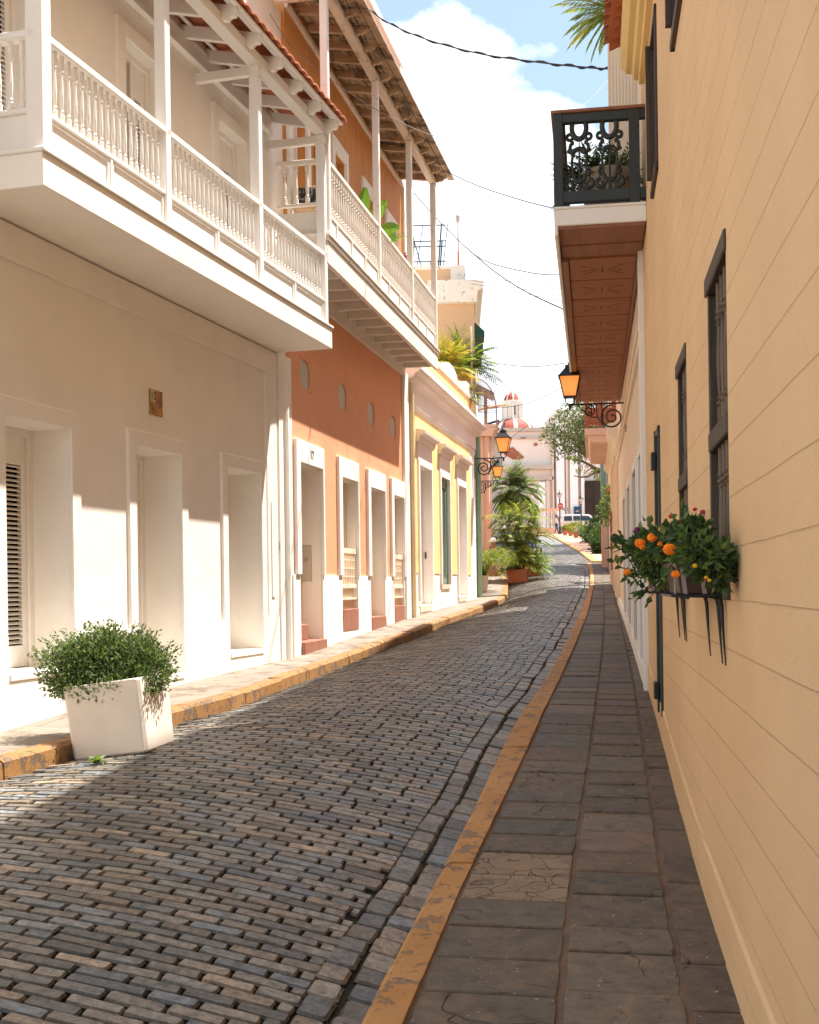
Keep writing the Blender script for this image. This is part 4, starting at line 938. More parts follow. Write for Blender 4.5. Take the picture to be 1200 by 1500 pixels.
def casting(cx, cy, turn):
    mb = MB(); t = .015; z0 = zb + .09; H = zt - .10 - z0
    ring(mb, 0, 0, z0 + H * .93, .068, .105, -205, 25, .017, 18)           # horseshoe
    ring(mb, 0, 0, z0 + H * .53, .062, .062, 20, 160, t, 8)
    for s_ in (-1, 1):
        mb.tube([(s_ * .062, 0, z0 + H * .55), (s_ * .070, 0, z0 + H * .45), (s_ * .070, 0, z0 + H * .34), (s_ * .055, 0, z0 + H * .22)], t, 6)
        ring(mb, s_ * .088, 0, z0 + H * .80, .028, .028, 0, 360, .011, 12)
        ring(mb, s_ * .052, 0, z0 + H * .64, .035, .05, 100, -60, .012, 8) if s_ > 0 else ring(mb, s_ * .052, 0, z0 + H * .64, .035, .05, 80, 240, .012, 8)
        spiral(mb, s_ * .085, 0, z0 + H * .10, .05, .012, 90 if s_ > 0 else 90, (-270 if s_ > 0 else 450), .015)
        mb.tube([(s_ * .02, 0, z0 + H * .16), (s_ * .06, 0, z0 + H * .03), (s_ * .085, 0, z0 + .0)], .014, 6)
        for q in range(3): mb.lathe([(.004, -.018), (.020, -.01), (.022, .006), (.006, .02)], s_ * (.088 + .008 * (q % 2)), 0, 6, z0=z0 + H * (.24 + .045 * q))
        mb.lathe([(.004, -.018), (.017, -.01), (.018, .006), (.006, .02)], s_ * .10, 0, 6, z0=z0 + H * .60)
    ring(mb, 0, 0, z0 + H * .22, .055, .05, 180, 360, t, 10)
    mb.tube([(0, 0, z0 + H * .17), (0, 0, z0 + H * .42), (0, 0, z0 + H * .60), (0, 0, z0 + H * .72)], [.010, .013, .009, .006], 6)
    mb.lathe([(.006, -.02), (.03, -.012), (.034, .01), (.01, .03)], 0, 0, 8, z0=z0 + H * .76); mb.lathe([(.006, -.03), (.03, -.015), (.03, .01), (.01, .03)], 0, 0, 8, z0=z0 + H * .14)
    mb.tube([(0, 0, z0), (0, 0, z0 + H * .12)], .02, 6)
    if turn: mb.v = [Vector((-v.y, v.x, v.z)) for v in mb.v]
    mb.v = [v + Vector((cx, cy, 0)) for v in mb.v]
    return mb
for x in (ob + .245, ob + .53): casting(x, yy, False).build('railing_casting', m_iron_rail, ir, G)
y = yy + .30; src = None
while y < B1 - .2:
    casting(ob + .045, y, True).build('railing_casting', m_iron_rail, ir, G); y += .31
# ================================================================ PEACH HOUSE
yp1 = 33.0 * k_
b8 = thing('peach_house', 'peach and cream house with flat pilasters and a red wooden balcony', 'house', G.w(0, 27, -.5), G)
po = [(26.0 * k_, 27.0 * k_, -.25, 1.9, .2), (28.6 * k_, 29.6 * k_, -.1, 1.9, .2)]
mb = MB(); wall(mb, yc1, yp1, -2, 4.6, po, .2, sx=-1); mb.build('wall', m_peach, b8, G)
mb = MB(); mb.box(.05, 7, 29.2 * k_, 32.0 * k_, 4.6, 8.2); mb.build('added_shade_block', m_peach, b8, G)  # block added above the roof to cast a shade band over the road
for yy_ in (24.7, 25.4, 27.3, 28.1, 30, 31.0, 32.4): mb = MB(); mb.box(-.05, .01, yy_ * k_, yy_ * k_ + .28, -1.5, 2.9); mb.build('pilaster', m_creamR, b8, G)
mb = MB(); mb.prism([(.02, 2.9), (-.05, 2.9), (-.10, 3.05), (-.22, 3.15), (-.22, 3.3), (.02, 3.4)], yc1, yp1, 'y'); mb.build('cornice', m_creamR, b8, G)
for o in po: shutter(b8, G, o, .16, sx=-1, mat=m_gdoor, louv=False)
q0, q1 = 26.3 * k_, 31.0 * k_
mb = MB(); mb.box(-.69, 0, q0, q1, 3.30, 3.45); mb.prism([(-.62, 3.30), (0, 3.30), (0, 3.12), (-.58, 3.16)], q0 + .05, q1 - .05, 'y'); 
for i in range(14):
    yy_ = lerp(q0 + .1, q1 - .1, i / 13); mb.prism([(-.56, 3.16), (0, 3.12), (0, 3.105), (-.56, 3.145)], yy_, yy_ + .16, 'y')
bP = mb.build('balcony', m_pink, b8, G, bev=.005)
mb = MB(); mb.box(-.67, -.61, q0 + .02, q1, 3.52, 3.9); mb.box(-.67, 0, q0 + .02, q0 + .08, 3.52, 3.9); mb.box(-.69, -.59, q0, q1, 4.2, 4.27); mb.box(-.69, 0, q0, q0 + .10, 4.2, 4.27)
for x in (-.64, -.33, -.04): mb.box(x - .045, x + .045, q0, q0 + .09, 3.45, 4.8)
for i in range(12): mb.box(-.60 + i * .05, -.58 + i * .05, q0 + .03, q0 + .05, 3.9, 4.2)
mb.box(-.55, -.40, q0 + .012, q0 + .02, 3.56, 3.86); mb.box(-.27, -.10, q0 + .012, q0 + .02, 3.56, 3.86)
mb.build('railing', m_redwood, bP, G, bev=.004)
mb = MB(); mb.box(-.11, 0, 30.2 * k_, 31.6 * k_, .28, .36); mb.box(-.10, 0, 30.25 * k_, 31.55 * k_, .0, .28); wb = mb.build('window_ledge', m_pink, b8, G)
mb = MB(); y = 30.3 * k_
for z in (.36, 1.02, 1.66): mb.box(-.10, -.05, y, y + 1.25, z, z + .06)
for i in range(7): mb.lathe([(.02, 0), (.02, .2), (.012, .25), (.022, .6), (.012, .95), (.02, 1.0), (.02, 1.3)], -.075, y + .05 + i * .19, 6, z0=.38)
mb.lathe([(.03, 0), (.05, .05), (.02, .14)], -.075, y + .03, 6, z0=1.72)
mb.build('wooden_window_grille', m_redwood, wb, G)
# ================================================================ TEAL HOUSE further up on the right
b9 = thing('teal_house', 'house with teal corner over a pink base at the end of the right pavement', 'house', G.w(0, 44, .5), G)
yt0 = 39.6 * k_; yt1 = 46.5 * k_
mb = MB(); wall(mb, yt0, yt1, -1, 7.5, [(41 * k_, 42 * k_, .7, 2.7, .2)], .2, sx=-1); mb.build('wall', m_creamR, b9, G)
mb = MB(); mb.box(-.24, 0, 42.9 * k_, 43.5 * k_, 2.45, 7.5); mb.box(-.10, 0, 43.5 * k_, yt1, 2.45, 7.5); mb.build('teal_pilaster', m_teal, b9, G, bev=.01)
mb = MB(); mb.box(-.24, 0, 42.9 * k_, 43.5 * k_, .2, 2.44); mb.build('pilaster_base', m_pink, b9, G, bev=.01)
mb = MB(); mb.box(-.05, .0, 40.5 * k_, 42.3 * k_, .5, 7.0); mb.build('blue_grey_panel', paint('blue_grey_paint', (.36, .40, .42)), b9, G)
# ================================================================ LAMPS, WIRES
m_glow = NT('amber_lantern_glass'); m_glow.b.inputs['Base Color'].default_value = (.35, .10, .02, 1)
_ly = m_glow.coord(); _g = m_glow.n('ShaderNodeTexGradient', _gradient_type='SPHERICAL'); m_glow.l(_ly, _g.inputs[0])
m_glow.l(m_glow.ramp(_g.outputs['Fac'], .68, .98, (.80, .17, .018), (1.0, .40, .10)), m_glow.b.inputs['Emission Color']); m_glow.b.inputs['Emission Strength'].default_value = .48; m_glow.b.inputs['Roughness'].default_value = .3; m_glow = m_glow.m
def wall_lantern(label, fr, y, z, reach, s, sx=1):
    """scroll bracket on a facade carrying a four sided lantern; z = height of the bracket bar"""
    r = thing('wall_lantern', label, 'lantern', fr.w(0, y, z), fr, 'lanterns on scroll brackets')
    d = sx; mb = MB(); rc = reach
    mb.box(-.0 if d > 0 else -.012, .012 if d > 0 else 0, y - .03, y + .03, z - .36 * s, z + .06 * s)
    mb.tube([(0, y, z), (d * rc, y, z)], .011 * s, 6)
    def sp(cx, cz, r0, r1, t0, t1, rad, n=26):
        mb.tube([(d * (cx + lerp(r0, r1, i / n) * math.cos(math.radians(lerp(t0, t1, i / n)))), y, cz + lerp(r0, r1, i / n) * math.sin(math.radians(lerp(t0, t1, i / n)))) for i in range(n + 1)], rad, 5)
    c1 = .16 * s
    sp(c1 + .01, z - .17 * s, .15 * s, .02 * s, 90, 90 - 760, .011 * s, 44)
    sp(rc * .66, z - .085 * s, .075 * s, .015 * s, 90, 90 + 620, .009 * s)
    mb.tube([(d * (c1 + .10 * s), y, z - .30 * s), (d * (rc * .5), y, z - .17 * s), (d * rc * .62, y, z - .16 * s), (d * rc * .82, y, z - .05 * s), (d * rc * .86, y, z)], .009 * s, 5)
    for k in range(4): mb.tube([(d * (c1 + .14 * s + k * .06 * s), y, z), (d * (c1 + .12 * s + k * .07 * s), y, z - (.20 - .03 * k) * s)], .006 * s, 4)
    mb.build('bracket', m_iron, r, fr)
    cx = d * rc; zz = z + .10 * s
    mb = MB(); mb.tube([(cx, y, z - .07 * s), (cx, y, z - .02 * s), (cx, y, z + .01 * s)], [.006 * s, .022 * s, .012 * s], 8)
    for sg in (-1, 1): mb.tube([(cx, y, z), (cx + sg * .05 * s, y, z + .02 * s), (cx + sg * .055 * s, y, z + .06 * s), (cx + sg * .045 * s, y, zz)], .008 * s, 5)
    w0, w1 = .075 * s, .125 * s; h = .24 * s
    def sq(w, z_): return [(cx - w, y - w, z_), (cx + w, y - w, z_), (cx + w, y + w, z_), (cx - w, y + w, z_)]
    for k in range(4): mb.tube([sq(w0, zz)[k], sq(w1, zz + h)[k]], .007 * s, 5)
    mb.box(cx - w0 * 1.05, cx + w0 * 1.05, y - w0 * 1.05, y + w0 * 1.05, zz - .012 * s, zz + .005)
    mb.box(cx - w1 * 1.12, cx + w1 * 1.12, y - w1 * 1.12, y + w1 * 1.12, zz + h, zz + h + .015 * s)
    a, b = sq(w1 * 1.05, zz + h + .015 * s), sq(w1 * .42, zz + h + .115 * s); mb.add(a + b, [(0, 1, 5, 4), (1, 2, 6, 5), (2, 3, 7, 6), (3, 0, 4, 7), (4, 5, 6, 7)])
    mb.box(cx - w1 * .45, cx + w1 * .45, y - w1 * .45, y + w1 * .45, zz + h + .115 * s, zz + h + .145 * s); mb.lathe([(.012 * s, 0), (.03 * s, .012 * s), (.02 * s, .03 * s), (.004 * s, .05 * s)], cx, y, 6, z0=zz + h + .145 * s)
    mb.build('lantern_frame', m_iron, r, fr)
    g = MB(); a, b = sq(w0 * .93, zz + .006), sq(w1 * .93, zz + h - .002); g.add(a + b, [(0, 1, 5, 4), (1, 2, 6, 5), (2, 3, 7, 6), (3, 0, 4, 7), (4, 5, 6, 7), (3, 2, 1, 0)])
    M = Matrix.Translation(fr.w(cx, y, zz + h * .5)); o = g.build('lantern_glass', m_glow, r, fr)
    o.data.transform(M.inverted() @ WM[r.name]); o.matrix_local = WM[r.name].inverted() @ M
    return r
def lh(fr, px, py): return fr.hit(px, py)
yl, zl = G.hit(917, 590); wall_lantern('lit lantern on a black scroll bracket under the mahogany balcony of the cream house', G, yl, zl, .87, 1.28, -1)
wall_lantern('upper of two lit lanterns, on the corner beside the green drainpipe', O, 31.75 / O.k, P(697, 672, 31.75).z, .78, 1.48, 1)
wall_lantern('lower of two lit lanterns, in front of the palm crown', T, 37.2, P(697, 705, 37.2).z, .74, 1.25, 1)
def wire(name, label, pts, r, mat, sag=.0):
    mb = MB(); out = []
    W = [P(*p) for p in pts]
    for i in range(len(W) - 1):
        p0 = W[max(i - 1, 0)]; p1 = W[i]; p2 = W[i + 1]; p3 = W[min(i + 2, len(W) - 1)]
        for k in range(10):
            t = k / 10; out.append(.5 * ((2 * p1) + (p2 - p0) * t + (2 * p0 - 5 * p1 + 4 * p2 - p3) * t * t + (3 * p1 - p0 - 3 * p2 + p3) * t ** 3))
    out.append(W[-1]); mb.tube(out, r, 5)
    if name == 'power_cable':
        tw = [p + Vector((0, .02 * math.cos(i * 1.1), .02 * math.sin(i * 1.1))) for i, p in enumerate(out)]; mb.tube(tw, r * .8, 4)
    return tag(mb.build(name, mat), label, 'cable', 'cables strung over the street')
wire('power_cable', 'thick dark twisted cable crossing the blue sky at the top', [(520, -6, 19), (560, 28, 19), (620, 56, 18.5), (700, 78, 17.5), (780, 90, 16), (850, 98, 15), (893, 101, 14.5)], .011, m_wire)
wire('overhead_wire', 'thin wire from the orange house roof up to the iron railing', [(395, 20, 15.2), (430, 70, 16), (490, 120, 17), (560, 165, 18), (640, 200, 19), (720, 204, 20), (790, 187, 22), (850, 158, 24), (893, 115, 27)], .006, m_greywire)
wire('overhead_wire', 'wire sagging from the end of the weathered roof to the mahogany soffit', [(640, 245, 23), (700, 272, 21), (760, 292, 19), (815, 306, 17), (840, 308, 16)], .008, m_wire)
wire('overhead_wire', 'wire from the orange house end falling past the rooftop lamp post', [(606, 282, 23), (640, 320, 24), (680, 360, 25), (715, 384, 24), (780, 400, 22), (822, 403, 20)], .009, m_wire)
wire('overhead_wire', 'wire branching down to the middle of the mahogany balcony', [(680, 360, 25), (715, 390, 24), (745, 412, 23), (780, 432, 21), (828, 454, 19)], .011, m_wire)
for i, dy in enumerate((0, 7, 12)):
    wire('overhead_wire', ('highest', 'middle', 'lowest')[i] + ' of three straight wires leaving the flaking white cornice', [(668, 400 + dy, 33), (740, 411 + dy * 1.1, 30), (830, 424 + dy * 1.6, 27)], .008, m_greywire)
wire('overhead_wire', 'wire sagging low between the lowest green awning and the amber lantern', [(700, 525, 34), (740, 534, 33), (785, 537, 32), (834, 531, 30)], .010, m_wire)
wire('overhead_wire', 'wire crossing in front of the church lantern tower', [(690, 592, 41), (735, 597, 40), (780, 588, 38), (830, 565, 36)], .010, m_wire)
wire('overhead_wire', 'wire rising from the upper left lantern across the church wall', [(742, 646, 31.7), (775, 622, 33), (805, 601, 34), (835, 578, 35)], .008, m_wire)
# ================================================================ FOLIAGE TOOLS
def shade(c, f): f *= 1.35; return (c[0] * f, c[1] * f, c[2] * f)
GREENS = [(.055, .10, .022), (.085, .145, .03), (.12, .18, .04), (.04, .075, .022), (.16, .21, .06)]
def rdir():
    z = U(-1, 1); t = U(0, 6.283); r = math.sqrt(1 - z * z); return Vector((r * math.cos(t), r * math.sin(t), z))
def bush(mb, blobs, n, L, Wd, pal=GREENS, up=.5, shell=.55, droop=0):
    tot = sum(b[3] * b[4] * b[5] for b in blobs)
    for b in blobs:
        c = Vector(b[:3]); R = Vector(b[3:6]); k = int(n * b[3] * b[4] * b[5] / tot)
        base = random.choice(pal)
        for _ in range(k):
            d = rdir(); r = shell + (1 - shell) * RR() ** .7
            bumpy = 1 + .22 * noise.noise(Vector((d.x * 2.2 + c.x, d.y * 2.2, d.z * 2.2 + c.z)) * 1.6)
            p = c + Vector((d.x * R.x, d.y * R.y, d.z * R.z)) * r * bumpy
            dd = (d * .7 + rdir() * .8 + Vector((0, 0, up - droop))).normalized()
            col = random.choice(pal); mb.leaf(p, dd, rdir(), L * U(.6, 1.3), Wd * U(.7, 1.2), shade(col, U(.7, 1.25)))
def frond(mb, base, d, length, droop, n=26, wl=.28, pal=GREENS, leafw=.03, hang=.25):
    d = d.normalized(); pts = []; p = Vector(base); v = d.copy()
    for i in range(n + 1):
        pts.append(p.copy()); v = (v + Vector((0, 0, -droop / n * (0.4 + 1.6 * i / n)))).normalized(); p += v * length / n
    mb.tube(pts[::3] + [pts[-1]], [.012 * length * (1 - .8 * i / (len(pts[::3]))) for i in range(len(pts[::3]) + 1)], 4, col=shade(random.choice(pal), 1.2))
    col0 = random.choice(pal)
    for i in range(3, n):
        t = i / n; tan = (pts[i + 1] - pts[i]).normalized(); sd = tan.cross(Vector((0, 0, 1)))
        sd = sd.normalized() if sd.length > .01 else Vector((1, 0, 0))
        ll = wl * math.sin(math.pi * min(1, t * .85 + .18)) * U(.85, 1.1)
        for sg in (-1, 1):
            dd = (sd * sg * .85 + tan * .65 + Vector((0, 0, -hang + U(-.12, .12)))).normalized()
            mb.leaf(pts[i], dd, Vector((0, 0, 1)), ll, leafw, shade(col0 if RR() < .6 else random.choice(pal), U(.8, 1.2)), .15)
def palm(mb, base, n, length, droop, pal, elev=(20, 85), wl=.28, leafw=.03, nn=24, az=None, hang=.25):
    for k in range(n):
        a = math.radians(U(0, 360)) if az is None else math.radians(U(*az)); e = math.radians(U(*elev))
        frond(mb, base + Vector((U(-.03, .03), U(-.03, .03), 0)), Vector((math.cos(a) * math.cos(e), math.sin(a) * math.cos(e), math.sin(e))), length * U(.75, 1.1), droop * U(.7, 1.2), nn, wl, pal, leafw, hang)
YG = [(.22, .26, .035), (.16, .22, .035), (.10, .16, .03), (.30, .28, .04), (.07, .12, .03)]
YEL = [(.36, .30, .04), (.30, .28, .045), (.20, .24, .045), (.40, .28, .05)]
# ---------------------------------------------------------------- near planter with bush
c = P(184, 1090, 9.25); zc = roadz(c.x, c.y)
Rp = Matrix.Rotation(math.radians(-9), 3, 'Z'); tilt = Matrix.Rotation(math.radians(-7.0), 3, 'Y')
pc = Vector((c.x, c.y, zc - .02)); ROTP = (Rp @ tilt)
pt_ = thing('planter', 'large white square planter tilted on the cobbles against the yellow kerb, under a leafy bush', 'planter', pc, rot=ROTP)
PM = WM[pt_.name]
mb = MB(); hw, hb, H = .312, .300, .565
def ring8(w, z, c_=.03): return [(-w + c_, -w, z), (w - c_, -w, z), (w, -w + c_, z), (w, w - c_, z), (w - c_, w, z), (-w + c_, w, z), (-w, w - c_, z), (-w, -w + c_, z)]
rs = [ring8(hb - .02, .0), ring8(hb, .015), ring8(hw, H - .01), ring8(hw - .008, H), ring8(hw - .035, H), ring8(hw - .045, H - .06)]
mb.add([v for r in rs for v in r], [(i * 8 + j, i * 8 + (j + 1) % 8, (i + 1) * 8 + (j + 1) % 8, (i + 1) * 8 + j) for i in range(5) for j in range(8)] + [tuple(range(8))[::-1]])
mb.xf(PM); mb.build('pot', paint('white_planter', (.80, .71, .61), var=.08, sc=4, rough=.55, grain=30), pt_, bev=.012, seg=2)
mb = MB(); mb.add([(x, y, H - .05) for x, y, z in ring8(hw - .04, 0)], [tuple(range(8))]); mb.xf(PM); mb.build('soil', m_soil, pt_)
cb = PM @ Vector((0, 0, H)); cb.z += .10
pt2 = thing('bush', 'small leaved green bush spilling over the tilted white planter', 'bush', cb)
mb = MB()
for k in range(60):
    d = Vector((U(-1, 1), U(-.7, .7), U(.2, 1))).normalized(); a = cb + Vector((U(-.1, .1), U(-.1, .1), -.1)); L = U(.25, .48)
    mb.tube([a, a + d * L * .5 + Vector((0, 0, .03)), a + d * L], [.006, .004, .002], 4, col=(.16, .11, .06))
mb.build('stem', m_leaf, pt2)
mb = MB(); BG = [(.07, .115, .035), (.10, .155, .045), (.15, .20, .06), (.04, .07, .03), (.20, .245, .10), (.085, .13, .055)]
bl = [(-.30, 0, -.02, .30, .30, .22), (-.08, .02, .04, .34, .32, .26), (.20, 0, .0, .32, .30, .25), (.38, .02, -.04, .20, .22, .17), (.02, 0, .16, .18, .2, .17), (.28, 0, .13, .17, .2, .14), (-.24, -.02, .10, .2, .22, .14), (0, -.22, -.12, .40, .14, .14), (.22, -.2, -.10, .28, .14, .14), (-.28, -.14, -.12, .20, .14, .12)]
bush(mb, [(cb.x - .06 + a * .9, cb.y + b, cb.z + c_ - .01, d * .92, e, f) for a, b, c_, d, e, f in bl], 15000, .036, .018, BG, up=.45, shell=.30)
for k in range(70):       # wispy shoots
    th = U(0, math.pi); p0 = cb + Vector((math.cos(th) * .44 - .06, U(-.25, .25), math.sin(th) * .20 + .02)); d = Vector((math.cos(th) * .8, U(-.3, .3), .6 + .4 * math.sin(th))).normalized()
    for q in range(9):
        p = p0 + d * (q * .016); mb.leaf(p, (d + rdir() * .9).normalized(), rdir(), .032 * U(.7, 1.1), .016, shade(random.choice(BG), U(.8, 1.2)))
mb.build('leaves', m_leaf, pt2)
# weed at the planter foot
wp = P(142, 1106, 8.6); wp.z = roadz(wp.x, wp.y); mb = MB()
for k in range(26):
    a = U(0, 6.28); e = U(.1, 1.1); mb.leaf(wp + Vector((U(-.04, .04), U(-.03, .03), U(0, .03))), Vector((math.cos(a), math.sin(a), e)), Vector((0, 0, 1)), U(.05, .085), U(.035, .05), shade((.14, .20, .05), U(.8, 1.2)))
tag(mb.build('weed', m_leaf), 'broad leaved weed growing at the foot of the tilted white planter', 'weed')
# moss and grass tufts in the joints
mb = MB()
for k in range(420):
    Y = 3.6 + 9 * RR() ** 1.4; X = U(roadL(Y), roadR(Y)); z = roadz(X, Y)
    if abs(X * 1750 / Y) > 640: continue
    for q in range(random.randint(3, 7)):
        mb.leaf(Vector((X + U(-.02, .02), Y + U(-.02, .02), z - .02)), Vector((U(-.6, .6), U(-.6, .6), 1)), rdir(), U(.015, .032), .004, shade((.11, .15, .03), U(.7, 1.3)))
tag(mb.build('grass_tufts', m_leaf), 'tiny grass and moss tufts in the cobble joints', 'grass', kind='stuff')
# fallen bits: leaves and petals
mb = MB()
for (px, py, col, s_) in ((563, 1418, (.35, .04, .25), .03), (558, 1424, (.30, .05, .22), .025), (263, 1331, (.40, .16, .06), .05), (474, 1406, (.42, .28, .16), .04), (640, 1160, (.40, .26, .1), .03)):
    X, Y = solve(px, py, zR); z = roadz(X, Y) + .012; mb.leaf(Vector((X, Y, z)), Vector((U(-1, 1), U(-1, 1), .1)), Vector((0, 0, 1)), s_, s_ * .6, col)
tag(mb.build('fallen_petals', m_petal), 'magenta petals and dry leaves lying in the gutter', 'litter', kind='stuff')
# ---------------------------------------------------------------- window flower boxes
def flowerbox(o, lab, y0, y1, oy, n, blobs, flowers):
    t = thing('flower_box', lab[0], 'flower box', G.w(-.11, (y0 + y1) / 2, -.06), G, 'flower boxes on the blockwork house')
    mb = MB(); x0, x1 = -.205, -.03; za, zb = -.045, .095
    mb.add([(x0 + .02, y0, za), (x1 - .01, y0, za), (x1 - .01, y1, za), (x0 + .02, y1, za), (x0, y0 - .01, zb), (x1, y0 - .01, zb), (x1, y1 + .01, zb), (x0, y1 + .01, zb), (x0 + .015, y0 + .01, zb), (x1 - .015, y0 + .01, zb), (x1 - .015, y1 - .01, zb), (x0 + .015, y1 - .01, zb)],
           [(3, 2, 1, 0), (0, 1, 5, 4), (1, 2, 6, 5), (2, 3, 7, 6), (3, 0, 4, 7), (4, 5, 9, 8), (5, 6, 10, 9), (6, 7, 11, 10), (7, 4, 8, 11), (8, 9, 10, 11)])
    mb.build('box', m_boxbrown, t, G, bev=.004)
    mb = MB(); mb.box(x0 - .02, .0, y0 - .02, y1 + .02, za - .012, za - .002)
    for yy in (y0 + .03, y0 + .16, y1 - .03):
        mb.tube([(x0 - .02, yy, za - .007), (-.05, yy, za - .010), (-.025, yy, za - .02), (-.018, yy, za - .05), (-.012, yy, za - .17), (-.004, yy, za - .30)], [.007, .009, .011, .010, .006, .003], 6)
    mb.build('iron_shelf', m_iron, t, G)
    mb = MB(); 
    for dx in ((x0 + .012), (x0 + .09)):
        mb.add([(dx, y0 - .014, zb + .005), (dx + .018, y0 - .014, zb + .005), (dx + .036, y0 - .002, za), (dx + .018, y0 - .002, za), (dx, y0 - .018, zb + .005), (dx + .018, y0 - .018, zb + .005), (dx + .036, y0 - .006, za), (dx + .018, y0 - .006, za)], [(3, 2, 1, 0), (4, 5, 6, 7), (0, 1, 5, 4), (2, 3, 7, 6), (1, 2, 6, 5), (3, 0, 4, 7)])
    mb.box(x0 - .006, x0, y0, y0 + .02, za, zb)
    mb.build('strap', m_greymetal, t, G)
    pl = thing('flowering_plant', lab[1], 'plant', G.w(-.11, (y0 + y1) / 2, .08), G, 'flowering plants in the window boxes')
    mb = MB(); LG = [(.045, .085, .030), (.065, .115, .035), (.10, .16, .045), (.035, .065, .028), (.14, .20, .055)]
    bush(mb, [(a, b, c, d * .70, e * .82, f * .68) for a, b, c, d, e, f in blobs], n, .042, .026, LG, up=.15, shell=.2)
    for k in range(26):
        b = random.choice(blobs); a = Vector(b[:3]); d = (Vector((U(-1.2, .1), U(-1, .5), U(-.5, .6)))).normalized(); L = b[3] * .8 + U(.03, .09)
        mb.tube([a, a + d * L * .6, a + d * L + Vector((0, 0, -.02))], [.004, .003, .002], 4, col=(.07, .10, .03))
        for q in range(5): mb.leaf(a + d * L * (.7 + .08 * q), (d + rdir()).normalized(), rdir(), .05 * U(.7, 1.1), .032, shade(random.choice(LG), U(.8, 1.2)))
    mb.xf(Matrix.Identity(4)); mb.build('leaves', m_leaf, pl, G)
    for (x, y, z, r, col) in flowers:
        mb = MB()
        for q in range(110):
            d = rdir()
            p = Vector((x - .03, y - .05, z)) + Vector((d.x, d.y, d.z * .8)) * r * .52 * U(.75, 1); mb.leaf(p, (d.cross(rdir())).normalized(), d, r * .42, r * .34, shade(col, U(.75, 1.2)), .1)
        mb.build('flower', m_petal, pl, G)
OR = (.85, .33, .02); RD = (.60, .03, .04); YE_ = (.70, .50, .04); MG = (.35, .03, .22)
def gp(px, py, off): y, z = G.hit(px, py, off); return y, z
def fl(px, py, off, r, col): y, z = G.hit(px, py, off); return (off, y, z, r, col)
def bl_(px, py, off, rx, ry, rz): y, z = G.hit(px, py, off); return (off, y, z, rx, ry, rz)
flowerbox(w1, ('brown flower box on iron spikes under the nearest grille window', 'leafy plant with small red and orange flowers in the nearest window box'), 5.0, 5.72, 0, 1700,
          [bl_(1040, 815, -.10, .12, .20, .09), bl_(1008, 800, -.16, .10, .18, .11), bl_(1055, 835, -.06, .07, .16, .09), bl_(1020, 775, -.12, .07, .14, .06)],
          [fl(992, 757, -.17, .020, RD), fl(1005, 766, -.15, .014, RD), fl(1028, 747, -.11, .015, RD), fl(1039, 751, -.09, .017, (.5, .05, .12)), fl(1000, 841, -.21, .027, OR), fl(1029, 829, -.16, .015, YE_), fl(1050, 850, -.12, .012, YE_), fl(1045, 846, -.12, .012, YE_)])
flowerbox(w2_, ('brown flower box at the second grille window, mostly hidden by leaves', 'bushy plant with round orange flower heads in the second window box'), 7.1, 7.75, 0, 2600,
          [bl_(965, 812, -.20, .20, .24, .17), bl_(985, 795, -.16, .16, .2, .15), bl_(945, 800, -.28, .12, .18, .12), bl_(990, 825, -.12, .15, .2, .11), bl_(1000, 790, -.12, .10, .14, .09), bl_(935, 845, -.33, .08, .12, .05), bl_(975, 845, -.2, .12, .1, .06), bl_(930, 805, -.34, .06, .1, .05)],
          [fl(947, 796, -.30, .040, OR), fl(965, 788, -.26, .036, OR), fl(991, 805, -.22, .042, OR), fl(976, 797, -.22, .020, OR), fl(928, 838, -.36, .028, OR), fl(978, 777, -.2, .028, (.8, .42, .2)), fl(942, 776, -.30, .024, MG), fl(950, 802, -.3, .02, OR)])
# ---------------------------------------------------------------- plants on balconies and terraces
t = thing('balcony_pot', 'pale round pot standing behind the black iron railing', 'pot', G.w(-.36, B0 + .55, 3.6), G)
mb = MB(); mb.lathe([(.14, 0), (.20, .05), (.245, .30), (.25, .42), (.265, .44), (.265, .47), (.235, .47), (.22, .43)], -.36, B0 + .55, 20, z0=3.6); mb.build('pot', paint('weathered_pale_pot', (.60, .46, .34), dirt=(.25, .17, .12), dirt_amt=0, sc=3), t, G, smooth=True)
mb = MB(); g0 = G.w(-.40, B0 + .6, 4.05)
for k in range(150): frond(mb, g0 + Vector((U(-.2, .2), U(-.1, .2), U(-.15, .1))), Vector((U(-1, .8), U(-.8, .3), U(-.2, .8))), U(.22, .5), .5, 14, .08, [(.05, .085, .03), (.08, .11, .035), (.12, .14, .05)], .022, .1)
tag(mb.build('fern', m_leaf), 'dark ferny plant poking through the black iron railing', 'plant')
mb = MB()
for (px, py) in ((722, 1),): pass
bpx = [(531, 300, .35, .5, 85), (540, 310, .4, .5, 60), (548, 318, .45, .42, 20), (535, 312, .3, .4, 120), (552, 322, .45, .35, -5)]
for (px, py, off, L, e) in bpx:
    y, z = O.hit(px, py + 10, off); p = O.w(off, y, z - .15); e = math.radians(e); d = Vector((math.cos(e), -.25, math.sin(e)))
    up_ = Vector((0, 1, .2)); prev = p; vv = d.normalized(); pts = []
    for k in range(9): pts.append(p.copy()); p += vv * L / 8; vv = (vv + Vector((0, 0, -.06))).normalized()
    sdv = vv.cross(Vector((0, -1, 0))).normalized(); vs = []
    for k, q in enumerate(pts):
        w = .10 * math.sin(math.pi * (k + .6) / 9.2) + .004; vs += [q + sdv * w, q + Vector((0, -.02, -.01)), q - sdv * w]
    fs = []
    for k in range(8): fs += [(k * 3, k * 3 + 1, k * 3 + 4, k * 3 + 3), (k * 3 + 1, k * 3 + 2, k * 3 + 5, k * 3 + 4)]
    mb.add(vs, fs, shade((.13, .24, .035), U(.8, 1.2)))
tag(mb.build('banana_plant', m_leaf), 'banana plant with broad leaves rising over the white balcony railing of the orange house', 'plant')
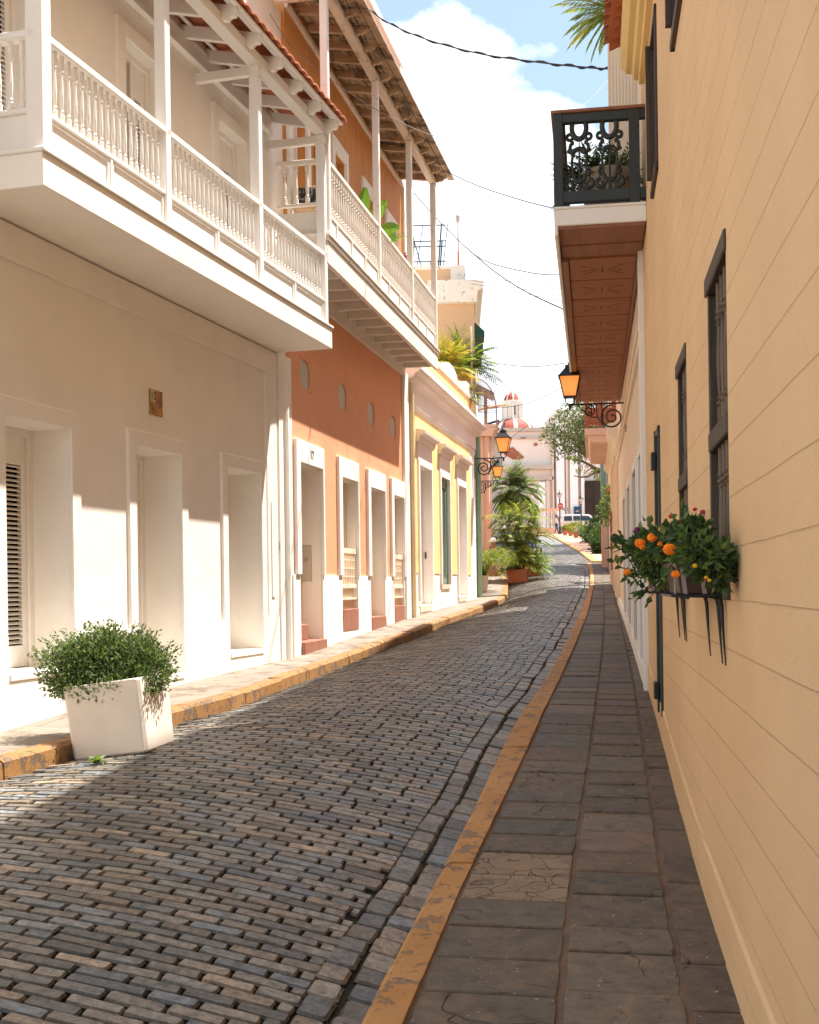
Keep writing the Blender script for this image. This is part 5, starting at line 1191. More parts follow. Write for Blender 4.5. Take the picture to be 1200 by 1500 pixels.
mb = MB(); y, z = O.hit(595, 385, .2); c = O.w(.2, y, z - .05); bush(mb, [(c.x, c.y, c.z, .12, .3, .2)], 260, .05, .04, [(.55, .05, .18), (.6, .1, .25), (.1, .15, .05)]); tag(mb.build('bougainvillea', m_petal), 'pink flowers at the far end of the orange house balcony', 'plant')
y, z = O.hit(565, 345, .3); mb = MB(); c = O.w(.35, y, z - .15); palm(mb, c, 8, .5, .9, GREENS, (10, 70), .1, .02, 14); tag(mb.build('balcony_plant', m_leaf), 'striped trailing plant behind the orange house balusters, beside the banana leaves', 'plant')
t = thing('basket_on_chair', 'dark patterned cushion on a brown chair at the end of the orange house balcony', 'chair', O.w(.2, yo0 + .5, 4.5), O)
mb = MB(); mb.box(.1, .55, yo0 + .4, yo0 + .85, 4.95, 5.0); 
for x in (.12, .5):
    for y in (yo0 + .42, yo0 + .8): mb.box(x, x + .03, y, y + .03, 4.5, 4.95)
mb.box(.1, .55, yo0 + .85, yo0 + .89, 4.95, 5.4); mb.build('seat', m_oldraft, t, O, bev=.01)
mb = MB(); mb.box(.14, .32, yo0 + .55, yo0 + .68, 5.0, 5.3); mb.box(.34, .54, yo0 + .5, yo0 + .64, 5.0, 5.25); mb.build('cushion', paint('black_white_fabric', (.03, .03, .03), dirt=(.6, .58, .55), dirt_amt=.08, sc=8), t, O, bev=.03, seg=2)
def terrace(px, py, Y, label, pal, n, L, wl, lw, el=(15, 80), az=None, pot=None, name='terrace_palm', hang=.25, droop=1.2):
    c = P(px, py, Y); t = thing(name, label, 'plant', c); mb = MB(); palm(mb, c + Vector((0, 0, .1)), n, L, droop, pal, el, wl, lw, 18, az, hang); mb.build('fronds', m_leaf, t)
    mb = MB(); mb.lathe([(.10, -.28), (.16, 0), (.17, .03), (.14, .03)], c.x, c.y, 10, z0=c.z); mb.build('pot', pot or m_terra, t)
terrace(652, 550, 30.6, 'yellow leaved palm on the parapet of the pale yellow house', YEL, 52, 1.05, .34, .035, (10, 88))
terrace(678, 548, 31.6, 'green palm beside the yellow one on the house parapet', YG, 44, 1.2, .36, .035, (5, 85))
terrace(663, 578, 29.8, 'spider plant with striped leaves in a clay pot on the parapet', [(.25, .30, .12), (.15, .22, .06), (.5, .5, .35)], 22, .48, .08, .02, (0, 80), name='spider_plant')
terrace(683, 588, 31.0, 'small drooping green plant in a clay pot on the parapet corner', YG, 18, .5, .14, .02, (-10, 80), name='potted_plant')
terrace(690, 618, 31.9, 'small yellow green plant in a pale green bowl near the fan of iron spikes', YG, 10, .3, .12, .02, (0, 80), pot=m_teal, name='potted_plant')
mb = MB(); c = P(683, 590, 33.5); mb.lathe([(.0, 0), (.25, .02), (.3, .12), (.0, .14)], c.x, c.y, 12, z0=c.z); tag(mb.build('green_basin', paint('sea_green_basin', (.25, .52, .40)), None), 'pale sea green basin turned over behind the parapet', 'basin')
mb = MB(); mb.tube([P(691.5, 600, 31.5), P(690.5, 478, 31.5)], .03, 6); tag(mb.build('white_pipe', m_oldwhite), 'thin white upright pipe at the terrace corner among the palms', 'pipe')
# palm fronds at the top of the frame, growing behind the cream house
t = thing('palm_tree', 'tall palm whose fronds show beside the clay tiles at the top', 'palm tree', (P(905, 860, 34).x, 34, .2))
mb = MB(); tp = P(900, 15, 34); mb.tube([(tp.x + .3, 34, .1), (tp.x + .25, 34, 8), tp], [.2, .15, .12], 8); mb.build('trunk', m_bark, t)
mb = MB()
for (az_, e_, L_) in ((178, 38, 1.55), (185, 8, 1.25), (200, -15, 1.5), (195, -42, 1.4), (175, 58, 1.5), (170, 22, 1.4), (210, -60, 1.3), (0, 40, 1.6), (30, 10, 1.6), (90, 30, 1.6), (270, -30, 1.3), (190, -28, 1.5), (20, -20, 1.4), (182, 25, 1.7), (176, -5, 1.5), (188, 50, 1.6), (184, -55, 1.5), (172, -20, 1.6), (180, 68, 1.5)):
    a, e = math.radians(az_), math.radians(e_); frond(mb, tp, Vector((math.cos(a) * math.cos(e), math.sin(a) * math.cos(e) * .6, math.sin(e))), L_ * 1.15, .9, 34, .42, YG + YEL[2:3], .05, .3)
mb.build('fronds', m_leaf, t)
# ================================================================ FAR STREET, PLAZA, CHURCH
t = thing('grass_planter', 'white square pot with hanging grassy plant at the end of the left pavement', 'planter', P(708, 866, 33.2))
c = P(708, 866, 33.2); zb = interp(zL, 33.2) - .01
mb = MB(); h = .46; r0, r1 = .105, .145
mb.add([(c.x + sx * r, 33.2 + sy * r, zb + z) for r, z in ((r0, 0), (r1, h), (r1 - .02, h), (r1 - .03, h - .05)) for sx, sy in ((-1, -1), (1, -1), (1, 1), (-1, 1))], [(k * 4 + j, k * 4 + (j + 1) % 4, k * 4 + 4 + (j + 1) % 4, k * 4 + 4 + j) for k in range(3) for j in range(4)] + [(12, 13, 14, 15)])
mb.build('pot', bpy.data.materials['white_planter'], t)
g = thing('grassy_plant', 'drooping grassy plant in the white pot at the end of the left pavement', 'plant', (c.x, 33.2, zb + h))
mb = MB()
for k in range(620):
    a = U(0, 6.28); p = Vector((c.x + U(-.1, .1), 33.2 + U(-.1, .1), zb + h)); v = Vector((math.cos(a), math.sin(a), U(2.0, 5.2))).normalized(); L = U(.8, 1.5); col = shade(random.choice(YG), U(.8, 1.3)); q = p
    for s_ in range(9): mb.leaf(q, v, rdir(), L / 8, .013, col, .1); q = q + v * L / 9; v = (v + Vector((math.cos(a) * .05, math.sin(a) * .05, -.10 - .07 * s_))).normalized()
mb.build('blades', m_leaf, g)
# big potted palm on the road
bx, by = P(760, 846, 36.4).x, 36.4; bz = roadz(bx, by) - .02
t = thing('terracotta_planter', 'tilted rectangular terracotta planter on the road under the big palm clump', 'planter', (bx, by, bz), rot=(Matrix.Rotation(math.radians(-14), 3, 'Z') @ Matrix.Rotation(math.radians(-6), 3, 'Y')))
def tapered(t, name, w, d, h, mat, tw=1.12):
    mb = MB(); M = WM[t.name]; v = []
    for k, z in ((1, 0), (tw, h - .04), (tw * 1.05, h - .04), (tw * 1.05, h), (tw * .95, h), (tw * .93, h - .06)):
        v += [M @ Vector((sx * w / 2 * k, sy * d / 2 * k, z)) for sx, sy in ((-1, -1), (1, -1), (1, 1), (-1, 1))]
    mb.add(v, [(k * 4 + j, k * 4 + (j + 1) % 4, k * 4 + 4 + (j + 1) % 4, k * 4 + 4 + j) for k in range(5) for j in range(4)] + [(20, 21, 22, 23), (3, 2, 1, 0)]); return mb.build(name, mat, t)
tapered(t, 'pot', .52, .5, .38, m_terra)
g = thing('areca_palm', 'large bushy areca palm clump in the tilted terracotta planter on the road', 'palm', (bx, by, bz + .35))
mb = MB()
for k in range(14): mb.tube([(bx + U(-.15, .15), by + U(-.15, .15), bz + .3), (bx + U(-.5, .5), by + U(-.4, .4), bz + U(1.1, 1.7))], .018, 5, col=(.20, .20, .06))
mb.build('stems', m_leaf, g); mb = MB()
for k in range(290):
    a = U(0, 6.28); e = math.radians(U(-10, 85)); hh_ = U(.4, 2.05); b = Vector((bx + .05 + U(-.6, .55), by + U(-.4, .4), bz + hh_))
    frond(mb, b, Vector((math.cos(a) * math.cos(e), math.sin(a) * math.cos(e), math.sin(e))), U(.45, .85), U(.9, 1.8), 13, .22, YG + [(.16, .22, .05), (.30, .33, .07)], .04, .3)
mb.build('fronds', m_leaf, g)
t = thing('terracotta_planter', 'second terracotta planter half hidden behind the tilted one', 'planter', (bx + .55, by + 1.5, roadz(bx + .55, by + 1.5)), rot=Matrix.Rotation(.1, 3, 'Z')); tapered(t, 'pot', .34, .34, .36, m_terra)
g = thing('areca_palm', 'smaller darker palm clump behind the big one, over the second planter', 'palm', (bx + .6, by + 1.5, bz + .4)); mb = MB()
palm(mb, Vector((bx + .62, by + 1.5, bz + .5)), 26, .95, 1.6, GREENS, (10, 85), .2, .03, 16); mb.build('fronds', m_leaf, g)
t = thing('tall_palm', 'tall palm with arching dark fronds behind the areca clump below the lit lanterns', 'palm tree', (P(757, 860, 58).x, 58, interp(zL, 58)))
tp = P(757, 722, 58); mb = MB(); mb.tube([(tp.x - .1, 58, 1.4), (tp.x + .05, 58, 3.2), tp], [.13, .11, .09], 8); mb.build('trunk', m_bark, t)
mb = MB(); palm(mb, tp, 90, 1.9, 1.9, [(.09, .13, .045), (.14, .18, .06), (.07, .10, .035), (.22, .25, .09)], (-35, 88), .55, .07, 20); mb.build('fronds', m_leaf, t)
# dark car parked behind the palm clump
def wheel(parent, M, r, w, name='wheel'):
    mb = MB(); mb.lathe([(r * .6, -w / 2), (r * .93, -w / 2), (r, -w * .3), (r, w * .3), (r * .93, w / 2), (r * .6, w / 2)], 0, 0, 18); mb.v = [M @ Vector((v.z, v.x, v.y)) for v in mb.v]
    o = mb.build(name, paint('tyre_rubber', (.02, .02, .02)) if 'tyre_rubber' not in bpy.data.materials else bpy.data.materials['tyre_rubber'], parent, smooth=False)
    mb = MB(); mb.lathe([(r * .2, -w * .56), (r * .55, -w * .5), (r * .6, -w * .3), (r * .6, w * .3), (r * .55, w * .5), (r * .2, w * .56)], 0, 0, 10); mb.v = [M @ Vector((v.z, v.x, v.y)) for v in mb.v]; mb.build('rim', m_greymetal, o)
m_glass = NT('car_glass').out((.02, .03, .035), .05, spec=.8)
def car(name, label, loc, ang, L, Wd, prof, glassprof, col, ride=.0, rz=.33, wb=(.18, .80)):
    """prof: side outline (length 0..1, height m)"""
    t = thing(name, label, 'car', loc, rot=Matrix.Rotation(ang, 3, 'Z')); M = WM[t.name]
    m_ = paint(name + '_paint', col, var=.02, rough=.25, bump=0)
    mb = MB(); zs = max(p[1] for p in prof); n = len(prof); vs = []
    for side in (-1, 1):
        for a, b in prof:
            tuck = .13 * max(0, (b - .95)) / .5; vs.append(M @ Vector((a * L - L / 2, side * (Wd / 2 - tuck), b)))
    mid = len(vs); mb.add(vs, [tuple(range(n)), tuple(range(n, 2 * n))[::-1]] + [(i, i + n, (i + 1) % n + n, (i + 1) % n) for i in range(n)])
    mb.build('body', m_, t, bev=.05, seg=3)
    for side in (-1, 1):
        for gl in glassprof:
            mb = MB(); q = []
            for a, b in gl: tuck = .13 * max(0, (b - .95)) / .5; q.append(M @ Vector((a * L - L / 2, side * (Wd / 2 - tuck + .006), b)))
            mb.add(q, [tuple(range(len(q))) if side > 0 else tuple(range(len(q)))[::-1]]); mb.build('side_window', m_glass, t)
        for w in wb: wheel(t, M @ Matrix.Translation((w * L - L / 2, side * (Wd / 2 - .12), rz)) @ Matrix.Rotation(math.pi / 2, 4, 'Z'), rz, .22)
        mb = MB(); mb.box(.60 * L - L / 2, .64 * L - L / 2, side * (Wd / 2 + .02), side * (Wd / 2 + .18), 1.0, 1.14); mb.xf(M); mb.build('side_mirror', m_, t, bev=.02)
    for xx, a0, a1, b0, b1 in ((0, -.7, .7, 1.0, 1.35), (1, -.7, .7, 1.0, 1.35)):
        pass
    return t, M
cs = (P(770, 835, 41).x, 42.8, roadz(P(770, 835, 41).x, 41) + .02)
t, M = car('dark_car', 'dark car parked on the left behind the palm clump', (P(765, 835, 42).x - .32, 43.0, interp(zL, 42) - .06), math.radians(-88), 4.2, 1.7,
           [(0, .35), (0, .85), (.04, .95), (.22, 1.0), (.36, 1.42), (.62, 1.45), (.80, 1.0), (.97, .86), (1, .7), (1, .3), (.9, .22), (.1, .22)],
           [[(.26, 1.02), (.38, 1.36), (.49, 1.38), (.49, 1.02)], [(.51, 1.02), (.51, 1.38), (.61, 1.38), (.74, 1.02)]], (.012, .012, .014), wb=(.18, .82))
mb = MB(); mb.add([M @ Vector(v) for v in ((1.28, -.62, 1.0), (1.28, .62, 1.0), (.56, .58, 1.40), (.56, -.58, 1.40))], [(0, 1, 2, 3)]); mb.v = [v + Vector((0, -.02, .03)) for v in mb.v]; mb.build('windscreen', m_glass, t)
for sg in (-1, 1): mb = MB(); mb.box(2.06, 2.12, sg * .45, sg * .75, .62, .76); mb.xf(M); mb.build('headlight', m_greymetal, t, bev=.02)
# plaza
KP = sorted((Y, X) for X, Y in (solve(px, py, zR) for px, py in ((866.5, 822.5), (848, 808), (830, 797), (815, 789), (802, 783.5))))
Y0p = KP[0][0]; kx = lambda Y: interp(KP, Y)
s = NT('herringbone_red_brick'); v = s.coord(rot=(0, 0, .6)); bt = s.n('ShaderNodeTexBrick'); s.l(v, bt.inputs['Vector']); bt.inputs['Scale'].default_value = 1; bt.inputs['Brick Width'].default_value = .24; bt.inputs['Row Height'].default_value = .11; bt.inputs['Mortar Size'].default_value = .01
bt.inputs['Color1'].default_value = (.42, .17, .10, 1); bt.inputs['Color2'].default_value = (.52, .26, .17, 1); bt.inputs['Mortar'].default_value = (.30, .2, .15, 1)
m_plaza = s.out(s.mix(s.ramp(s.noise(v, .8, 6), .45, .7), bt.outputs[0], (.55, .38, .27)), .8)
ysP = [Y0p] + [y for y in frange(Y0p + 1, 132, 3)]
strip('plaza', m_plaza, lambda Y: kx(Y) + .05 if Y < 114 else -14, lambda Y: 40, lambda Y: interp(zR, Y) - .01, lambda Y: interp(zR, Y) - .01, ysP, 8)
curb('plaza_kerb', lambda Y: kx(Y), lambda Y: kx(Y) + .28, lambda Y: interp(zR, Y) + .03, .16, Y0p, 112, 3, 1)
mb = MB(); x = kx(Y0p); mb.prism([(x, -.3), (x, 0), (x + 3, 0), (x + 3, -.3)], Y0p - .28, Y0p, 'y'); mb.v = [v + Vector((0, 0, interp(zR, Y0p) + .03)) for v in mb.v]; struct(mb.build('plaza_front_kerb', m_curb, bev=.02))
# left bank: brick retaining wall, balustrade
mb = MB(); zb_ = P(720, 775, 88).z; mb.box(P(690, 800, 88).x, P(752, 800, 88).x, 88, 94, 1.0, zb_)
for i in range(9): mb.box(P(690, 800, 88).x, P(752, 800, 88).x, 87.93, 88, lerp(2.2, zb_, i / 9), lerp(2.2, zb_, i / 9) + .06)
tag(mb.build('retaining_wall', paint('sandy_brick', (.50, .34, .20), var=.2, sc=3)), 'sandy stepped retaining wall left of the palm clump', 'wall')
bt_ = thing('balustrade', 'long white balustrade with a coral pink handrail below the church', 'balustrade', P(760, 778, 116))
xa, xb = P(692, 770, 116).x, P(822, 770, 116).x; zt_ = P(800, 745, 116).z; zb_ = P(800, 777, 116).z
mb = MB(); mb.box(xa, xb, 115.8, 116.2, zt_ - .22, zt_); mb.box(xa, xb, 115.85, 116.15, zb_ - 2.5, zb_ + .25); mb.build('handrail', m_peach, bt_)
mb = MB(); x = xa + .15; p = [(.09, 0), (.09, .1), (.05, .14), (.10, .5), (.05, 1.0), (.05, 1.3), (.09, 1.4), (.09, 1.55)]
h = (zt_ - .22) - (zb_ + .25); src = None
while x < xb:
    if src is None: mm = MB(); mm.lathe([(r, z * h / 1.55) for r, z in p], x, 116, 6, z0=zb_ + .25); src = mm.build('baluster', m_oldwhite, bt_); x0_ = x
    else: inst(src, 'baluster', bt_, WM[bt_.name] @ Matrix.Translation((x - x0_, 0, 0)))
    x += .42
# church
ch = thing('church', 'old pale church with flaking plaster, exposed brick patch and striped red and white dome', 'church', P(800, 770, 135))
m_ch = paint('old_church_plaster', (.80, .72, .63), var=.10, sc=.18, grain=3, dirt=(.42, .34, .28), dirt_amt=-.02, rough=.9); m_ch2 = paint('pale_church_wall', (.88, .88, .87), var=.05, sc=.2, grain=5)
m_chp = paint('church_sandstone_band', (.72, .60, .50), var=.08, sc=.3)
def cb(mb, x0, x1, y0, y1, Y, d=6, zmin=None): a, b = P(x0, y0, Y), P(x1, y1, Y); mb.box(a.x, b.x, Y, Y + d, zmin if zmin is not None else b.z, a.z)
mb = MB(); cb(mb, 640, 812, 629, 780, 135, 14); cb(mb, 812, 960, 600, 780, 135, 20); mb.build('wall', m_ch, ch)
mb = MB(); cb(mb, 640, 811, 683, 687, 134.2, .8); cb(mb, 640, 811, 700, 703, 134.5, .5); cb(mb, 640, 812, 628, 631, 134.5, .6); cb(mb, 700, 812, 640, 642, 134.7, .3); mb.build('cornice', paint('stained_cornice_stone', (.52, .45, .38), var=.15, sc=.4, dirt=(.12, .10, .09), dirt_amt=.06), ch)
mb = MB()
for a, b in ((814, 828), (834, 848), (850, 857), (884, 898)): cb(mb, a, b, 610, 778, 134.4, .6)
cb(mb, 789, 800, 706, 778, 134.6, .4); mb.build('white_pilaster', m_ch2, ch)
mb = MB()
for a, b in ((808, 813), (828, 833), (848, 850)): cb(mb, a, b, 610, 778, 134.5, .5)
cb(mb, 800, 806, 704, 778, 134.6, .4); mb.build('sandstone_band', m_chp, ch)
mb = MB(); cb(mb, 858, 884, 704, 772, 134.2, .5); mb.box(P(870, 700, 134).x - .03, P(870, 700, 134).x + .03, 134.15, 134.25, P(870, 772, 134).z, P(870, 704, 134).z); mb.build('portal_door', paint('dark_brown_door', (.035, .022, .015), var=.4, sc=1), ch)
m_xb = paint('exposed_red_brick', (.36, .12, .06), var=.25, sc=1)
mb = MB(); pts = [(739, 662), (746, 656), (752, 655), (757, 660), (761, 663), (768, 670), (764, 672), (752, 673), (745, 669), (738, 666)]; pr = [(P(x, y, 134.9).x, P(x, y, 134.9).z) for x, y in pts]; mb.prism(pr, 134.9, 135.05, 'y'); mb.build('exposed_brick', m_xb, ch)
for (x, y) in ((785, 651), (800, 700)): mb = MB(); q = P(x, y, 134.9); mb.prism([(q.x + .25 * math.cos(k), q.z + .2 * math.sin(k * 1.0)) for k in range(6)], 134.9, 135.05, 'y'); mb.build('exposed_brick', m_xb, ch)
mb = MB(); cb(mb, 841, 850, 742, 757, 133.9, .2); cb(mb, 786, 826, 626, 630, 138, 6); bn = mb.build('blue_banner', paint('blue_banner_cloth', (.02, .07, .14)), ch)
mb = MB(); q = P(845.5, 750, 133.85); mb.prism([(q.x + .2 * math.cos(k * .6), q.z + .22 * math.sin(k * .6)) for k in range(6)], 133.85, 133.9, 'y'); mb.build('banner_emblem', m_greymetal, bn)
dc = P(751, 640, 140); m_dr = paint('faded_red_dome', (.42, .085, .055), var=.12, sc=.8); m_dw = paint('dome_white_rib', (.68, .62, .54), var=.05)
def dome(r, z0, hh, n, name):
    mb = MB(); N = 12; seg = n * 4
    for i in range(seg):
        mb.m = 1 if (i % 4) == 0 else 0
        k_r = 1.02 if mb.m else 1
        for j in range(N):
            vs = []
            for (ii, jj) in ((i, j), (i + 1, j), (i + 1, j + 1), (i, j + 1)):
                t = 2 * math.pi * (ii + .5) / seg - math.pi / 2 - .13; e = math.pi / 2 * jj / N; vs.append((dc.x + r * k_r * math.cos(e) * math.cos(t), 140 + r * k_r * math.cos(e) * math.sin(t), z0 + hh * k_r * math.sin(e)))
            mb.add(vs, [(0, 1, 2, 3)])
    return mb.build(name, [m_dr, m_dw], ch, smooth=True)
zd = P(751, 629, 140).z; dome(2.55, zd - .3, 1.6, 8, 'lower_dome')
z1 = P(751, 616, 140).z; z2 = P(751, 589, 140).z
mb = MB(); mb.lathe([(1.35, z1 - .6), (1.3, z1), (1.1, z1 + .25), (1.08, z2 - .5), (1.2, z2 - .4), (1.2, z2 - .2), (1.32, z2 - .15), (1.32, z2 + .05), (1.1, z2 + .1)], dc.x, 140, 8)
for k in range(8):
    t = 2 * math.pi * k / 8; mb.box(dc.x + 1.12 * math.cos(t) - .12, dc.x + 1.12 * math.cos(t) + .12, 140 + 1.12 * math.sin(t) - .12, 140 + 1.12 * math.sin(t) + .12, z1, z2 - .3)
mb.build('lantern_tower', m_dw, ch)
mb = MB(); x = dc.x + .1; mb.prism([(x - .17, z1 + .5), (x + .17, z1 + .5), (x + .17, z2 - .75), (x + .08, z2 - .6), (x - .08, z2 - .6), (x - .17, z2 - .75)], 140 - 1.16, 140 - 1.0, 'y'); mb.build('arched_window', m_dark, ch)
dome(.98, z2 + .05, 1.12, 8, 'upper_dome')
mb = MB(); mb.lathe([(.18, 0), (.08, .12), (.16, .25), (.05, .35), (.03, .8)], dc.x, 140, 6, z0=z2 + 1.1); mb.box(dc.x - .15, dc.x + .15, 139.97, 140.03, z2 + 1.6, z2 + 1.66); mb.build('finial', m_dw, ch)
hs = thing('lilac_house', 'low lilac grey house with a dark roof edge behind the lit lanterns', 'house', P(715, 760, 100)); mb = MB(); cb(mb, 640, 738, 642, 790, 100, 8); mb.build('wall', paint('lilac_grey', (.58, .50, .45), var=.1, sc=.4), hs)
mb = MB(); a = P(700, 642, 99); b = P(741, 624, 99); mb.prism([(a.x - 6, a.z), (P(735, 641, 99).x, a.z), (b.x, b.z + .2), (b.x - .1, b.z + .4), (P(733, 636, 99).x, a.z + .45), (a.x - 6, a.z + .3)], 99, 101, 'y'); mb.build('roof', paint('dark_roof_edge', (.16, .14, .13)), hs)
mb = MB()
for (px, py, rx, rz) in ((712, 665, .6, .8), (716, 690, .7, .9), (709, 714, .7, .4), (718, 650, .4, .4)): q = P(px, py, 98); bush(mb, [(q.x, q.y, q.z, rx, .5, rz)], 260, .22, .12, YG + YEL)
tag(mb.build('climbing_vine', m_leaf), 'yellow green vine climbing the lilac grey house', 'plant')
# SUV
def at_(px, py, Y): q = P(px, py, Y); return Vector((q.x, Y, interp(zR, Y)))
q = at_(852, 778, 119)
t, M = car('silver_suv', 'silver white sport utility car parked side on by the church', q, math.radians(4), 4.7, 1.85,
           [(0, .45), (0, 1.0), (.02, 1.1), (.05, 1.72), (.10, 1.80), (.60, 1.80), (.66, 1.72), (.78, 1.15), (.97, 1.0), (1, .8), (1, .4), (.94, .30), (.06, .30)],
           [[(.09, 1.15), (.10, 1.62), (.26, 1.64), (.27, 1.15)], [(.29, 1.15), (.29, 1.64), (.44, 1.64), (.44, 1.15)], [(.46, 1.15), (.46, 1.64), (.62, 1.63), (.72, 1.16)]], (.62, .58, .53), rz=.38, wb=(.19, .81))
mb = MB(); mb.box(-2.38, -2.33, -.75, .75, 1.12, 1.62); mb.xf(M); mb.build('rear_window', m_glass, t)
# street lamps, signs
def street_lamp(label, base, H, s=1):
    t = thing('street_lamp', label, 'street lamp', base, group='street lamps on the plaza'); mb = MB(); x, y, z = base
    mb.lathe([(.16 * s, 0), (.16 * s, .15), (.10 * s, .25), (.11 * s, .6), (.06 * s, .8), (.05 * s, H - .75), (.08 * s, H - .72), (.04 * s, H - .62)], x, y, 8, z0=z); mb.build('post', m_iron, t)
    mb = MB(); mb.lathe([(.08 * s, H - .60), (.20 * s, H - .22), (.20 * s, H - .2)], x, y, 6, z0=z); mb.build('glass', paint('milky_lamp_glass', (.62, .52, .40), rough=.3) if 'milky_lamp_glass' not in bpy.data.materials else bpy.data.materials['milky_lamp_glass'], t)
    mb = MB(); mb.lathe([(.25 * s, H - .2), (.22 * s, H - .15), (.10 * s, H - .02), (.03 * s, H + .02), (.03 * s, H + .1), (.01, H + .2)], x, y, 6, z0=z)
    for k in range(6):
        a = math.pi / 3 * (k + .5); mb.tube([(x + .08 * s * math.cos(a), y + .08 * s * math.sin(a), z + H - .6), (x + .20 * s * math.cos(a), y + .20 * s * math.sin(a), z + H - .2)], .012, 4)
    mb.build('cap', m_iron, t); return t
q = at_(852, 792, 99); street_lamp('black street lamp on the brick plaza, right of the parked silver car', q, (P(852, 727, 99).z - q.z), 1.15)
q = at_(820.5, 778, 114); lp = street_lamp('black street lamp behind the red octagonal sign', q, (P(820, 721, 114).z - q.z), 1.1)
sg = thing('traffic_sign', 'red octagonal PARE sign on the lamp post by the balustrade', 'sign', P(821, 741, 113.7)); q = P(821, 741, 113.7); r = .29
m_rs = paint('sign_red', (.55, .03, .02), rough=.4); mb = MB(); mb.prism([(q.x + r * math.cos(math.pi / 8 + k * math.pi / 4), q.z + r * math.sin(math.pi / 8 + k * math.pi / 4)) for k in range(8)], 113.66, 113.69, 'y'); sp_ = mb.build('plate', m_rs, sg)
textobj('lettering', 'PARE', .20, m_purewhite, sg, Matrix.Translation((q.x, 113.64, q.z)) @ Matrix.Rotation(math.pi / 2, 4, 'X'), .004)
mb = MB(); mb.box(q.x - .03, q.x + .03, 113.69, 113.9, q.z - 1.2, q.z + .3); mb.build('post', m_greymetal, sg)
sg = thing('direction_sign', 'small black and white one way arrow sign beside the red octagonal sign', 'sign', P(828, 746, 113.6)); a, b = P(824, 744, 113.6), P(832, 747.5, 113.6)
mb = MB(); mb.box(a.x, b.x, 113.58, 113.6, b.z, a.z); mb.build('plate', m_iron, sg); mb = MB(); zm = (a.z + b.z) / 2; mb.box(a.x + .05, b.x - .16, 113.56, 113.575, zm - .03, zm + .03); mb.prism([(b.x - .16, zm - .08), (b.x - .04, zm), (b.x - .16, zm + .08)], 113.56, 113.575, 'y'); mb.build('arrow', m_purewhite, sg)
mb = MB(); mb.box(a.x - .25, a.x, 113.62, 113.66, zm - .02, zm + .02); mb.build('arm', m_iron, sg)
# potted plants on the plaza
for i, (px, py, Y, r, pal, lab) in enumerate(((828, 780, 108, .30, YG, 'small terracotta pot of pale leaves nearest the silver car'), (836, 782, 104, .42, YG, 'terracotta pot with an orange flowered shrub left of the black street lamp'), (844, 789, 96, .62, YG, 'terracotta pot with a bright green shrub at the foot of the black street lamp'), (860, 797, 82, .62, GREENS, 'terracotta pot with a dark shrub right of the black street lamp'), (868, 803, 72, .62, GREENS, 'terracotta pot with dark leaves below the church door'), (876, 808, 64, .55, GREENS, 'terracotta pot nearest the kerb on the brick plaza'))):
    q = at_(px, py, Y); t = thing('potted_shrub', lab, 'plant', q, group='potted shrubs on the plaza'); mb = MB(); mb.lathe([(.16, 0), (.24, .32), (.27, .33), (.27, .42), (.22, .42)], q.x, q.y, 12, z0=q.z); mb.build('pot', m_terra, t)
    mb = MB(); bush(mb, [(q.x, q.y, q.z + .42 + r * .55, r, r, r * .7), (q.x + .3 * r, q.y, q.z + .5 + r, r * .6, r * .6, r * .5)], 520, .14, .08, pal if i != 1 else pal + [(.8, .3, .03)]); mb.build('leaves', m_leaf, t)
for (px, py, Y, R, lab) in ((884, 775, 66, 1.15, 'tall dark green shrub beside the teal corner'), (874, 785, 78, 1.35, 'spreading dark green shrub behind the plaza pots'), (884, 800, 58, .75, 'low dark green shrub against the teal corner')):
    q = P(px, py, Y); z0 = interp(zR, Y); t = thing('shrub', lab, 'shrub', (q.x, Y, z0)); mb = MB(); mb.tube([(q.x, Y, z0 - .05), (q.x, Y, q.z)], .05, 6); mb.build('stem', m_bark, t)
    mb = MB(); palm(mb, Vector((q.x, Y, q.z - R * .3)), 34, R * 1.1, 1.3, GREENS[:1] + GREENS[3:4] + [(.03, .06, .02)], (-10, 88), .34, .06, 16)
    bush(mb, [(q.x, Y, q.z, R * .8, R * .8, max(.5, (q.z - z0) * .8))], 900, .2, .1, GREENS[:1] + GREENS[3:4] + [(.03, .06, .02)]); mb.build('leaves', m_leaf, t)
# tree on the right
t = thing('plaza_tree', 'broad leaved tree with bare lower branches reaching in from the right over the plaza', 'tree', (P(912, 800, 64).x, 64, interp(zR, 64)))
b0 = Vector((P(912, 800, 64).x, 64, interp(zR, 64) - .1)); fk = P(905, 700, 63); mb = MB(); mb.tube([b0, lerp(b0, fk, .5) + Vector((.1, 0, 0)), fk], [.30, .24, .2], 9)
def br(pts, r0, Y=62): mb.tube([fk] + [P(x, y, Y + (i % 2) * .6) for i, (x, y) in enumerate(pts)], [r0 * (1 - .75 * i / len(pts)) for i in range(len(pts) + 1)], 6)
br([(884, 692), (872, 686), (858, 678), (846, 673), (835, 672)], .12); br([(882, 690), (872, 692), (862, 698), (852, 699), (841, 697)], .10, 60); br([(890, 670), (872, 655), (850, 645), (828, 640)], .13); br([(895, 650), (880, 625), (862, 605)], .12, 64); br([(866, 686), (860, 690), (853, 697)], .05, 61)
br([(885, 680), (868, 670), (850, 662), (832, 655), (812, 650)], .10, 63); mb.build('trunk', m_bark, t)
mb = MB(); TG = [(.08, .10, .034), (.125, .145, .05), (.06, .075, .028), (.17, .185, .072), (.095, .11, .04)]
bl = []
